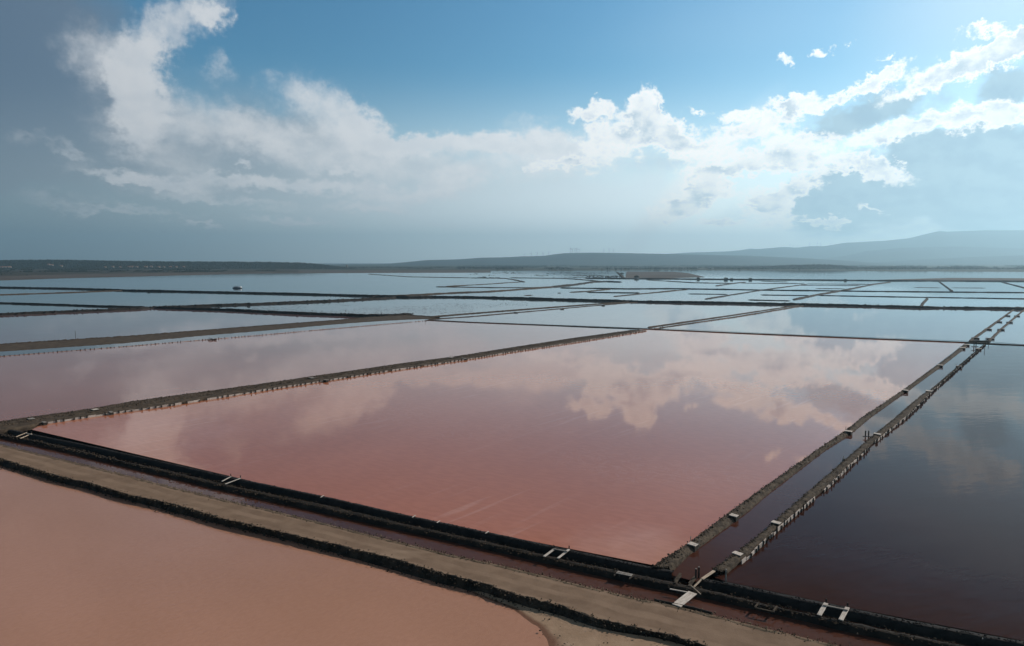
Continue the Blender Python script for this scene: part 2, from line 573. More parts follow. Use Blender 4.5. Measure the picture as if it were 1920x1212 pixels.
def soil(name, c0, c1, scale=0.6, rough=0.95, bump_d=0.05, bump_s=6.0, spec=0.15, c2=None, s2=0.08):
    m, n, b, pos = material(name)
    v = n.noise(pos, scale, 6, 0.65)
    col = n.mix(n.smooth(v, 0.33, 0.67), (*c0, 1), (*c1, 1))
    if c2:
        col = n.mix(n.smooth(n.noise(pos, s2, 4, 0.55), 0.52, 0.66), col, (*c2, 1))
    n.l.new(col, b.inputs['Base Color'])
    b.inputs['Roughness'].default_value = rough
    b.inputs['Specular IOR Level'].default_value = spec
    bump(n, b, n.noise(pos, bump_s, 5, 0.65), bump_d)
    return m


def brine(name, c0, c1, patch=0.03, ripple=0.0035, freq=1.6, rough=0.03, wind=0.5, streak=None, dirn=35.0, wind_s=0.012, stretch=3.0, ior=1.33, sdir=-49.0, swell=3.0, shoal=None, ripple_shade=0.35):
    """turbid salt water: coloured body under a mirror surface with small wind ripples in drifting patches."""
    m, n, b, pos = material(name)
    pm = n.mapping(pos, (0, 0, 0), (0, 0, R(dirn)), (1.0, 1.0, 0.0))
    v = n.noise(n.vmath('MULTIPLY', pm, (1.0, 0.45, 1.0)), patch, 5, 0.55)
    col = n.mix(n.smooth(v, 0.3, 0.7), (*c0, 1), (*c1, 1))
    if streak:
        # foam and salt drawn out by the wind into lines, and curls of scum where the water is shallow
        sc, amt, fr = streak
        ps = n.mapping(pos, (0, 0, 0), (0, 0, R(sdir)), (1.0, 1.0, 0.0))
        st = n.noise(n.vmath('MULTIPLY', ps, (0.08, 1.0, 1.0)), fr, 5, 0.6, 0.25)
        ms = n.noise(pos, 0.022, 3, 0.5)
        f = n.mul(n.mul(n.smooth(st, 0.54, 0.72), n.smooth(ms, 0.42, 0.62)), amt)
        cu = n.noise(n.vmath('ADD', n.vmath('MULTIPLY', pos, (1.0, 0.6, 0.0)), (40., 8., 0.)), fr * 0.6, 6, 0.68, 1.6)
        rid = n.smooth(n.math('ABSOLUTE', n.sub(cu, 0.5)), 0.030, 0.0)
        m2 = n.noise(n.vmath('ADD', pos, (7., 91., 0.)), 0.03, 3, 0.5)
        f = n.mx(f, n.mul(n.mul(rid, n.smooth(m2, 0.50, 0.66)), amt * 0.5))
        col = n.mix(f, col, (*sc, 1))
    for sx, sy, sr, scol in (shoal or ()):
        # shallow salty corner where the bed shows pale
        dd = n.vmath('DISTANCE', n.vmath('MULTIPLY', pos, (1., 1., 0.)), (sx, sy, 0.0))
        dd = n.madd(n.sub(n.noise(pos, 0.09, 5, 0.6), 0.5), sr * 1.3, dd)
        col = n.mix(n.smooth(dd, sr, sr * 0.1, 0.0, 0.75), col, (*scol, 1))
    n.l.new(col, b.inputs['Base Color'])
    b.inputs['Roughness'].default_value = rough
    b.inputs['IOR'].default_value = ior
    w1 = n.noise(n.vmath('MULTIPLY', pm, (1.0 / stretch, 1.0, 1.0)), freq, 3, 0.5)
    w2 = n.noise(n.vmath('MULTIPLY', pm, (0.5, 1.0, 1.0)), freq * 0.17, 2, 0.5)
    h = n.madd(w2, swell, w1)
    # ripple shading painted into the base colour, following the small waves
    col = n.mix(n.smooth(w1, 0.35, 0.65, 0.0, ripple_shade), col, n.mix(1.0, col, (.72, .68, .64, 1), 'MULTIPLY'))
    n.l.new(col, b.inputs['Base Color'])
    wp = n.noise(n.vmath('MULTIPLY', pos, (0.4, 1.0, 0.0)), wind_s, 4, 0.55, 0.5)
    amp = n.madd(n.smooth(wp, 0.42, 0.62), wind, 1.0 - wind * 0.5)
    bump(n, b, n.mul(h, amp), ripple)
    return m


M = {}
M['brine_main'] = brine('main_pan_brine', (.335, .112, .050), (.385, .136, .068), 0.03, 0.0015, 1.5, 0.008, 0.8,
                        ((.50, .265, .195), 0.42, 0.55), 28.0, ior=1.30, shoal=((13., 67., 12., (.44, .215, .155)), (-70., 116., 26., (.42, .185, .13))))
M['brine_left'] = brine('left_pan_brine', (.245, .105, .072), (.29, .126, .090), 0.02, 0.0030, 1.4, 0.03, 0.8,
                        ((.42, .23, .18), 0.35, 0.45), ior=1.26)
M['brine_front'] = brine('front_pan_brine', (.342, .174, .112), (.395, .204, .136), 0.045, 0.017, 2.8, 0.06, 0.2,
                         ((.47, .235, .165), 0.30, 0.5), -38.0, 0.03, 1.7, ior=1.28, swell=0.5, ripple_shade=0.16)
M['brine_dark'] = brine('dark_pan_brine', (.030, .011, .007), (.040, .015, .010), 0.03, 0.0100, 1.3, 0.03, 0.4, None, -20.0, 0.02, ior=1.115)
M['brine_channel'] = brine('channel_brine', (.055, .020, .012), (.075, .028, .018), 0.05, 0.0020, 1.5, 0.02, 0.4, ior=1.15)
M['brine_ditch'] = brine('ditch_brine', (.060, .024, .015), (.095, .040, .028), 0.04, 0.0015, 1.5, 0.02, 0.4, ior=1.20)
M['brine_blue'] = brine('far_pan_brine', (.10, .075, .08), (.13, .10, .10), 0.012, 0.0040, 1.0, 0.03, 1.0)
M['brine_purple'] = brine('violet_pan_brine', (.13, .085, .09), (.16, .10, .10), 0.012, 0.0040, 1.0, 0.03, 1.0)
M['lake'] = brine('lake_water', (.035, .045, .05), (.06, .06, .06), 0.004, 0.0070, 0.8, 0.04, 1.5, None, 35.0, 0.006)

M['bank'] = soil('bank_earth', (.038, .027, .019), (.086, .062, .042), 0.9, 0.95, 0.10, 3.0)
M['bank_dark'] = soil('wet_bank_earth', (.011, .009, .008), (.032, .025, .019), 0.6, 0.85, 0.08, 3.0)
M['bank_clod'] = soil('clodded_earth', (.030, .023, .017), (.096, .073, .052), 1.4, 0.95, 0.12, 4.0)
M['bank_sand'] = soil('sandy_bank', (.046, .034, .025), (.080, .060, .043), 0.5, 0.95, 0.06, 3.0)
M['mud_black'] = soil('black_mud', (0.0070, 0.0063, 0.0063), (0.0196, 0.0168, 0.0154), 0.8, 0.8, 0.06, 3.0)
M['scree'] = soil('black_bank_rubble', (.009, .0075, .006), (.052, .039, .028), 0.9, 0.9, 0.10, 3.0)
M['verge'] = soil('verge_dirt', (0.0992, 0.0713, 0.0465), (0.1674, 0.1240, 0.0837), 0.7, 0.95, 0.06, 5.0)
M['shore'] = soil('shore_mud', (.058, .047, .040), (.090, .073, .061), 0.01, 0.95, 0.02, 1.0)
M['scrub_ground'] = soil('scrub_ground', (0.0175, 0.0180, 0.0110), (0.0425, 0.0340, 0.0210), 0.02, 0.95, 0.05, 0.5)
M['plain'] = soil('far_plain', (0.0175, 0.0225, 0.0130), (0.0425, 0.0425, 0.0250), 0.006, 0.95, 0.05, 0.1)
M['hill'] = soil('wooded_hill', (0.0080, 0.0112, 0.0072), (0.0200, 0.0224, 0.0136), 0.01, 0.95, 0.5, 0.1)
M['hill_far'] = soil('mountain', (.008, .011, .011), (.026, .026, .022), 0.003, 0.95, 1.0, 0.05)
M['bed'] = soil('lake_bed_mud', (.06, .045, .035), (.09, .07, .05), 0.2)
M['leaf'] = soil('woodland_leaf', (0.0072, 0.0108, 0.0054), (0.0203, 0.0234, 0.0117), 0.05, 0.9, 0.2, 0.6)
M['leaf_near'] = soil('shrub_leaf', (0.0100, 0.0120, 0.0060), (0.0275, 0.0260, 0.0140), 0.8, 0.9, 0.05, 6.0)
M['dry_grass'] = soil('dry_grass', (0.0500, 0.0375, 0.0225), (0.1000, 0.0750, 0.0425), 1.5, 0.9, 0.02, 10.0)
M['foam'] = soil('salt_crust', (0.3840, 0.2880, 0.2400), (0.4960, 0.4000, 0.3440), 1.5, 0.8, 0.02, 6.0)


def wood(name, c0, c1, rough=0.85):
    m, n, b, pos = material(name)
    tcn = n.new('ShaderNodeTexCoord')
    g = n.noise(n.vmath('MULTIPLY', tcn.outputs['Object'], (14.0, 1.4, 14.0)), 1.0, 5, 0.65)
    st = n.noise(pos, 1.7, 4, 0.6)
    col = n.mix(n.smooth(g, 0.3, 0.7), (*c0, 1), (*c1, 1))
    col = n.mix(n.smooth(st, 0.5, 0.72, 0, 0.55), col, (c0[0] * .4, c0[1] * .38, c0[2] * .36, 1))
    n.l.new(col, b.inputs['Base Color'])
    b.inputs['Roughness'].default_value = rough
    b.inputs['Specular IOR Level'].default_value = 0.2
    bump(n, b, g, 0.008)
    return m


M['plank'] = wood('bleached_plank', (.37, .31, .26), (.56, .50, .44))
M['plank_tan'] = wood('tan_plank', (.36, .27, .19), (.52, .41, .31))
M['timber'] = wood('dark_timber', (.020, .016, .013), (.060, .048, .038))
M['timber_grey'] = wood('grey_timber', (.16, .14, .12), (.30, .27, .24))
M['board_pale'] = wood('salt_bleached_board', (.30, .24, .20), (.52, .45, .40))
M['board_red'] = wood('rust_stained_board', (.22, .135, .095), (.42, .30, .235))


def plain(name, col, rough=0.6, metal=0.0):
    m, n, b, pos = material(name)
    v = n.noise(pos, 1.2, 4, 0.6)
    cc = n.mix(n.smooth(v, 0.3, 0.7), (col[0] * .85, col[1] * .85, col[2] * .85, 1), (*col, 1))
    n.l.new(cc, b.inputs['Base Color'])
    b.inputs['Roughness'].default_value = rough
    b.inputs['Metallic'].default_value = metal
    return m


M['white_paint'] = plain('white_paint', (.72, .72, .70), 0.5)
M['house_wall'] = plain('house_render', (.20, .18, .155), 0.9)
M['roof_tile'] = plain('roof_tile', (.30, .14, .085), 0.9)
M['window'] = plain('dark_window', (.03, .035, .04), 0.2)
M['hull'] = plain('barge_hull', (.05, .055, .065), 0.4)
M['dome'] = plain('barge_cover', (.20, .21, .23), 0.5)
M['cover'] = plain('barge_hood', (.50, .51, .52), 0.5)
M['turbine'] = plain('turbine_white', (.20, .21, .22), 0.5)

# the gravel road: wheel tracks run along it, so its grain is drawn along the road's own length
def road_material():
    m, n, b, pos = material('gravel_road')
    at = n.new('ShaderNodeAttribute'); at.attribute_name = 'across'
    acr = at.outputs['Fac']
    v = n.noise(pos, 0.35, 6, 0.65)
    fine = n.noise(pos, 5.0, 5, 0.7)
    wob = n.madd(n.sub(n.noise(pos, 0.09, 5, 0.6), 0.5), 0.45, acr)
    # two compacted wheel tracks, loose grit between and beside them
    tr = n.new('ShaderNodeMath', operation='SINE'); n.l.new(n.mul(wob, 15.0), tr.inputs[0])
    tr2 = n.smooth(tr.outputs[0], -0.1, 0.6)
    col = n.mix(n.smooth(v, 0.3, 0.7), (.142, .092, .060, 1), (.195, .130, .087, 1))
    col = n.mix(n.mul(n.mul(tr2, n.smooth(n.noise(pos, 0.22, 4, 0.6), 0.30, 0.62)), 0.85), col, (.225, .152, .103, 1))
    col = n.mix(n.smooth(fine, 0.55, 0.75, 0, 0.35), col, (.065, .050, .038, 1))
    pd = n.noise(n.vmath('MULTIPLY', pos, (0.35, 1.0, 1.0)), 0.10, 3, 0.5)
    col = n.mix(n.smooth(pd, 0.66, 0.70, 0, 0.7), col, (.29, .205, .142, 1))
    n.l.new(col, b.inputs['Base Color'])
    b.inputs['Roughness'].default_value = 0.95
    b.inputs['Specular IOR Level'].default_value = 0.15
    bump(n, b, n.madd(fine, 0.4, v), 0.04)
    return m
M['road'] = road_material()


def beach_material():
    m, n, b, pos = material('beach_sand')
    sp = n.new('ShaderNodeSeparateXYZ'); n.l.new(pos, sp.inputs[0])
    v = n.noise(pos, 0.35, 6, 0.65)
    col = n.mix(n.smooth(v, 0.3, 0.7), (.235, .148, .086, 1), (.315, .208, .130, 1))
    salt = n.noise(n.vmath('ADD', pos, (9., 3., 0.)), 0.16, 5, 0.6)
    col = n.mix(n.smooth(salt, 0.52, 0.66, 0, 0.6), col, (.40, .275, .205, 1))
    # rust-coloured tide line where the brine stops
    hh = n.madd(n.sub(n.noise(pos, 0.5, 4, 0.6), 0.5), 0.05, sp.outputs[2])
    rim = n.mul(n.smooth(hh, -0.615, -0.595), n.smooth(hh, -0.530, -0.575))
    col = n.mix(n.mul(rim, 0.9), col, (.11, .038, .014, 1))
    n.l.new(col, b.inputs['Base Color'])
    b.inputs['Roughness'].default_value = 0.85
    bump(n, b, n.noise(pos, 2.5, 5, 0.65), 0.04)
    return m
M['beach'] = beach_material()
# ------------------------------------------------------------------ traced lines (photo pixels)
LA = [(0, 801), (60, 814), (155, 833), (242, 852), (320, 869), (430, 894), (517, 912), (620, 933.5), (767, 967), (920, 999), (1017, 1020), (1067, 1031), (1220, 1063), (1256, 1069.5)]
LA2 = [(1317, 1085), (1363, 1092), (1520, 1125), (1600, 1142), (1693, 1161), (1830, 1187), (1920, 1203)]
LB = [(0, 813), (58, 825), (138, 842), (233, 865), (317, 883), (400, 903), (483, 922), (620, 949), (758, 982), (842, 1001), (917, 1017), (1017, 1040), (1083, 1055), (1160, 1071), (1240, 1087), (1293, 1098), (1350, 1112), (1423, 1129), (1517, 1152), (1600, 1168), (1675, 1184), (1808, 1211)]
LC = [(0, 821), (67, 833), (317, 895), (398, 915), (495, 937), (620, 966), (767, 999), (920, 1033), (1000, 1052), (1150, 1087), (1220, 1103), (1317, 1122), (1422, 1145), (1517, 1168), (1600, 1188), (1707, 1210)]
LD = [(0, 834), (107, 860), (183, 878), (317, 912), (408, 935), (533, 963), (617, 984), (758, 1019), (842, 1040), (920, 1056), (1042, 1085), (1125, 1106), (1200, 1123), (1263, 1135), (1333, 1152), (1400, 1170), (1517, 1198), (1575, 1212)]
LE = [(0, 860), (108, 893), (167, 906), (233, 926), (317, 944), (433, 977), (500, 992), (617, 1019), (733, 1047), (833, 1077), (917, 1098), (960, 1114), (1054, 1137), (1107, 1158), (1160, 1171), (1214, 1183), (1258, 1192), (1300, 1205)]
LF = [(0, 873), (100, 902), (167, 918), (317, 959), (417, 984), (500, 1003), (617, 1034), (717, 1063), (833, 1096), (900, 1113), (983, 1140), (1054, 1159), (1094, 1177), (1147, 1188), (1214, 1197), (1290, 1216)]
Z_WALL, Z_CHAN, Z_D2, Z_DITCH, Z_ROAD, Z_FRONT = 0.22, -0.55, 0.0, -0.60, 0.15, -0.60

# ------------------------------------------------------------------ ground sheet, far under and round everything
gx = np.concatenate([[-16000, -9000, -5000], np.linspace(-3000, 3000, 13), [5000, 9000, 16000]])
gy = np.concatenate([[-900, -200], np.linspace(0, 4000, 17), [6000, 9000, 13000, 17000]])
gv = [(x, y, -1.6) for y in gy for x in gx]
o = obj('ground', gv, grid_faces(len(gy), len(gx)), M['bed'])
tag(o, 'brown mud ground under and around the salt works', 'ground', kind='structure')


def water(pts, z, mat, label, name='water'):
    p = [G(x, y, z) if len(q) == 2 else Vector(q) for q in pts for x, y in [q[:2]]]
    o = obj(name, [(v.x, v.y, v.z) for v in p], [tuple(range(len(p)))], mat)
    if o.data.polygons[0].normal.z < 0: o.data.flip_normals()
    return tag(o, label, 'water', kind='structure')


# the wide lake and all far pans lie on one level, under every nearer pan
o = obj('water', [(-7000, 150, -0.03), (7000, 150, -0.03), (7000, 2700, -0.03), (-7000, 2700, -0.03)], [(0, 1, 2, 3)], M['lake'])
tag(o, 'wide shallow lake stretching to the far shore', 'lake', kind='structure')

K_LINE = [(800, 600), (880, 604), (1217, 616.5), (1360, 623), (1500, 629), (1812, 641.5), (1920, 647)]
# main pan: corners run under the banks
water([(60, 806), (87, 790), (480, 728), (870, 672), (1205, 617.5), (1360, 623), (1812, 642), (1694, 731.5), (1475, 892), (1300, 1015), (1235, 1062), (920, 1000), (517, 913)], 0.0, M['brine_main'],
      'large pink salt pan mirroring the clouds, in the middle')
water([(-700, 780), (-200, 815), (0, 795), (250, 757), (850, 673), (1190, 619.5), (880, 604.5), (800, 600.5), (590, 618), (240, 649), (0, 668), (-400, 700)], 0.012, M['brine_left'],
      'mauve pink salt pan behind the long timbered bank')
water([(1256, 1078), (1310, 1092), (1345, 1072), (1455, 982), (1640, 820), (1745, 735), (1842, 650), (1814, 647), (1698, 732), (1590, 812), (1390, 965), (1310, 1024)], -0.02, M['brine_channel'],
      'narrow brown channel between the two diverging banks')
pr = [G(1340, 1083, 0.03), G(1400, 1046, .03), G(1645, 818, .03), G(1844, 649, .03), G(1920, 648, .03)]
far_r = G(2600, 690, .03); near_r = G(2300, 1290, .03)
o = obj('water', [tuple(v) for v in pr] + [tuple(far_r), tuple(near_r), tuple(G(1920, 1202, .03)), tuple(G(1600, 1141, .03)), tuple(G(1363, 1091, .03))], [tuple(range(10))], M['brine_dark'])
if o.data.polygons[0].normal.z < 0: o.data.flip_normals()
tag(o, 'dark brown pan filling the right of the view', 'water', kind='structure')
water([(800, 599), (880, 592), (1205, 565.5), (1240, 566), (1507, 571), (1360, 595), (1217, 615.5), (880, 603.5)], 0.006, M['brine_blue'], 'pale blue grey pan behind the thin cross bank')
water([(1225, 615), (1360, 595), (1507, 572), (1700, 576), (1904, 579.5), (1824, 640), (1500, 628)], 0.018, M['brine_blue'], 'blue pan streaked with light, left of the twin narrow banks')
water([(1826, 639), (1903, 581), (1923, 582), (1857, 640)], 0.024, M['brine_blue'], 'slim water strip between the twin narrow banks')
water([(1859, 641), (1922, 582), (2400, 592), (2500, 672), (1920, 646)], 0.030, M['brine_blue'], 'blue pan cut off by the right edge of the view')
water([(-600, 655), (0, 655), (250, 635), (480, 617), (690, 598), (640, 593), (480, 587), (288, 579), (0, 592), (-600, 622)], 0.010, M['brine_purple'], 'grey violet pan behind the sandy bank on the left')
# channel and ditch in front of the main pan
chA, chB = line(LA + [(1290, 1080)] + LA2, Z_CHAN, 60, 40), line(LB, Z_CHAN, 60, 40)
n = 60
a_, b_ = resample(chA, n), resample(chB, n)
o = obj('water', np.vstack([a_, shift(b_, 0.4)]), [(i, i + 1, n + i + 1, n + i) for i in range(n - 1)], M['brine_channel'])
if o.data.polygons[0].normal.z < 0: o.data.flip_normals()
tag(o, 'thin black looking channel at the foot of the near wall', 'water', kind='structure')
a_, b_ = resample(shift(line(LC, Z_DITCH, 60, 60), -0.5), n), resample(shift(line(LD, Z_DITCH, 60, 60), 1.5), n)
o = obj('water', np.vstack([a_, b_]), [(i, i + 1, n + i + 1, n + i) for i in range(n - 1)], M['brine_ditch'])
if o.data.polygons[0].normal.z < 0: o.data.flip_normals()
tag(o, 'reddish brown ditch alongside the gravel road', 'water', kind='structure')
fr = shift(line(LF[:14], Z_FRONT, 90, 40), -0.8)
o = obj('water', [tuple(v) for v in fr] + [(60, -20, Z_FRONT), (-140, -20, Z_FRONT)], [tuple(range(len(fr) + 2))], M['brine_front'])
if o.data.polygons[0].normal.z < 0: o.data.flip_normals()
tag(o, 'salmon pink pan filling the lower left corner', 'water', kind='structure')

# ------------------------------------------------------------------ near wall, second bank, road, rubble slope
def struct(o, label, cat):
    return tag(o, label, cat, kind='structure')

wl_ = line(LA, Z_WALL, 60, 0.3)
struct(loft('bank', [shift(wl_, -0.35, -0.4), shift(wl_, -0.12, Z_WALL - .04), shift(wl_, 0.40, Z_WALL), shift(wl_, 0.62, -0.05), shift(wl_, 0.80, -0.9)], [1, 3, 2, 3], 0.25, M['mud_black'],
            0.05, 0.7, 0.05, 3), 'black mud wall along the near edge of the pink pan', 'bank')
wr_ = line(LA2, 0.22, 0.2, 60)
struct(loft('bank', [shift(wr_, -0.35, -0.4), shift(wr_, -0.10, 0.18), shift(wr_, 0.45, 0.20), shift(wr_, 0.66, -0.05), shift(wr_, 0.85, -0.9)], [1, 3, 2, 3], 0.25, M['mud_black'],
            0.05, 0.7, 0.05, 4), 'black mud wall along the near edge of the dark pan', 'bank')
b2 = line(LB, Z_D2, 60, 40); c2 = line(LC, Z_DITCH, 60, 40)
nb = 400
b2, c2 = resample(b2, nb), resample(c2, nb)
topn = b2 * 0.25 + c2 * 0.75; topn[:, 2] = Z_D2 - 0.05
struct(loft('bank', [shift(b2, -0.18, -0.9), shift(b2, 0.0, Z_D2 - .02), shift(b2, 0.22, Z_D2), topn, shift(c2, -0.05, -0.35), shift(c2, 0.12, -1.0)], [2, 2, 4, 2, 2], 0.22, M['bank_dark'],
            0.10, 0.8, 0.10, 11), 'low dark bank between the black channel and the ditch', 'bank')
d2, e2, f2 = line(LD, Z_ROAD, 60, 60), line(LE, Z_ROAD, 60, 60), line(LF, Z_FRONT, 60, 60)
ro = loft('road', [d2, e2], [14], 0.4, M['road'], 0.035, 1.6, 0, 21)
nn = len(ro.data.vertices); cols = nn // 15
at_ = ro.data.attributes.new('across', 'FLOAT', 'POINT')
at_.data.foreach_set('value', np.repeat(np.linspace(0, 1, 15), cols).astype(np.float32))
struct(ro, 'tan gravel road running diagonally across the foreground', 'road')
struct(loft('verge', [shift(d2, -0.9, -1.0), shift(d2, -0.25, -0.10), shift(d2, 0.25, Z_ROAD + .06), shift(d2, 0.55, Z_ROAD - .05)], [3, 3, 2], 0.3, M['verge'], 0.09, 0.7, 0.14, 23), 'rough dirt verge between the road and the ditch', 'verge')
nf = 300
e3, f3 = resample(e2, nf), resample(f2, nf)
struct(loft('verge', [shift(e3, -0.40, Z_ROAD - .06), shift(e3, 0.05, Z_ROAD + .06), (e3 * .6 + f3 * .4) + [0, 0, .02], shift(f3, -0.05, -0.48), shift(f3, 0.35, -1.1)], [3, 3, 4, 2], 0.22, M['scree'], 0.09, 0.5, 0.12, 29),
       'black rubble slope below the road beside the pink corner pan', 'slope')

# the sand flat at the lower right of the corner pan
tide = line([(845, 1092), (900, 1117), (960, 1140.5), (987, 1160), (1013, 1178), (1027, 1197), (1031, 1214), (1026, 1250)], Z_FRONT)
tide[:, 2] = Z_FRONT + 0.01
outer = line([(845, 1088), (910, 1111), (990, 1139), (1060, 1158), (1110, 1177), (1160, 1189), (1230, 1200), (1420, 1250)], -0.42)
outer[:, 2] = np.linspace(-0.5, -0.2, len(outer))
inner = shift(tide, 0.9, Z_FRONT - 0.10)
struct(loft('beach', [inner, tide, (tide * .75 + outer * .25), outer], [3, 5, 18], 0.35, M['beach'], 0.022, 1.2, 0.0, 31), 'tan sand flat with a rust red tide line at the road slope', 'sand')

# ------------------------------------------------------------------ the two banks either side of the brown channel
A_L = [(1223, 1062), (1283, 1024), (1370, 958.5), (1423, 920), (1475, 884), (1537, 840), (1584, 808), (1619, 781), (1694, 731), (1761, 682), (1809, 645)]
A_R = [(1254, 1067), (1310, 1026), (1396, 963), (1445, 921), (1466, 905), (1548, 842), (1593, 815), (1632, 781), (1701, 732.5), (1766, 686), (1817, 647)]
B_L = [(1336, 1067), (1377, 1040), (1447, 983), (1510, 926), (1543, 898), (1613, 837), (1630, 822), (1674, 787), (1726, 742), (1743, 733), (1842, 649)]
B_R = [(1360, 1078), (1399, 1047), (1464, 987), (1543, 921), (1549, 916), (1629, 839), (1653, 819), (1699, 783), (1733, 750), (1747, 735), (1846, 647.5)]


def twin(name, Lp, Rp, ztop, zr, label, seed, mat, wall):
    Lw, Rw = resample(line(Lp, ztop), 600), resample(line(Rp, 0.0), 600)
    # left edge stands at crest height; carry it to the ground beyond
    top_r = Rw.copy(); top_r[:, 2] = zr
    lines_ = [shift(Lw, -0.40, -0.5), Lw, Lw * .55 + top_r * .45 + [0, 0, .06], top_r, shift(Rw, 0.06 if wall else 0.35, -0.5)]
    o = loft(name, lines_, [2, 6, 6, 3], 0.24, mat, 0.11, 0.6, 0.07, seed)
    struct(o, label, 'bank')
    return Lw, Rw


AL, AR = twin('bank', A_L, A_R, 0.45, 0.25, 'clodded earth bank between the pink pan and the brown channel', 51, M['bank_clod'], False)
BL, BR = twin('bank', B_L, B_R, 0.45, 0.42, 'earth bank with a boarded wall beside the dark pan', 57, M['bank_clod'], True)

# ------------------------------------------------------------------ long timbered bank between the two pink pans
D_FAR = [(0, 790), (62, 781), (172, 766), (250, 752), (480, 721), (680, 692), (762, 680), (850, 669), (960, 651.5), (1075, 634), (1185, 619)]
D_NEAR = [(0, 812), (50, 803), (87, 795), (200, 778), (317, 762), (480, 735.5), (695, 702), (870, 676), (960, 661), (1090, 641), (1212, 621)]
Fw, Nw = resample(line(D_FAR, 0.55, 60), 700), resample(line(D_NEAR, 0.0, 60), 700)
w_top = Nw.copy(); w_top[:, 2] = 0.36
ledge = Fw * .3 + w_top * .7; ledge[:, 2] = 0.42
struct(loft('bank', [shift(Fw, -0.6, -0.5), Fw, Fw * .6 + w_top * .4 + [0, 0, .05], ledge, shift(w_top, -0.05), shift(Nw, 0.0, -0.5)], [2, 4, 4, 3, 2], 0.4, M['bank'], 0.10, 0.9, 0.08, 61),
       'long earth bank with a boarded wall between the two pink pans', 'bank')

# ------------------------------------------------------------------ sandy bank behind the left pan
S_FAR = [(0, 646), (250, 630), (480, 612), (640, 600), (690, 595), (765, 591), (824, 595)]
S_NEAR = [(0, 661), (225, 646), (375, 631), (480, 622.5), (615, 610), (700, 604), (770, 600), (822, 597)]
Sf, Sn = resample(line(S_FAR, 0.62, 80), 500), resample(line(S_NEAR, 0.0, 80), 500)
mid1 = Sf * .75 + Sn * .25; mid1[:, 2] = 0.45
mid2 = Sf * .25 + Sn * .75; mid2[:, 2] = 0.28
struct(loft('bank', [shift(Sf, -0.8, -0.5), Sf, mid1, mid2, shift(Sn, 0.4, -0.4)], [2, 4, 5, 3], 0.7, M['bank_sand'], 0.14, 1.6, 0.25, 71), 'broad sandy bank behind the left pink pan', 'bank')
# ragged ridge of clods along its far side
nn = 2600
u = rng.uniform(0, 1, nn)
idx = (u * 499).astype(int)
pts = Sf[idx] + np.stack([rng.normal(0, .5, nn), rng.normal(0, .5, nn), np.zeros(nn)], 1)
clods('rubble', pts, rng.uniform(0.18, 0.5, nn), M['bank'], 5, 0.6, label='dark clods heaped along the sandy bank behind the left pan', cat='rubble')

# ------------------------------------------------------------------ far banks
kb = line(K_LINE, 0.30, 0, 130)
struct(loft('bank', [shift(kb, -0.7, -0.4), shift(kb, -0.45, 0.32), shift(kb, 0.35, 0.30), shift(kb, 0.75, -0.4)], [2, 2, 2], 0.8, M['bank_sand'], 0.04, 1.2, 0.05, 81), 'thin straight bank crossing behind the pink pans', 'bank')


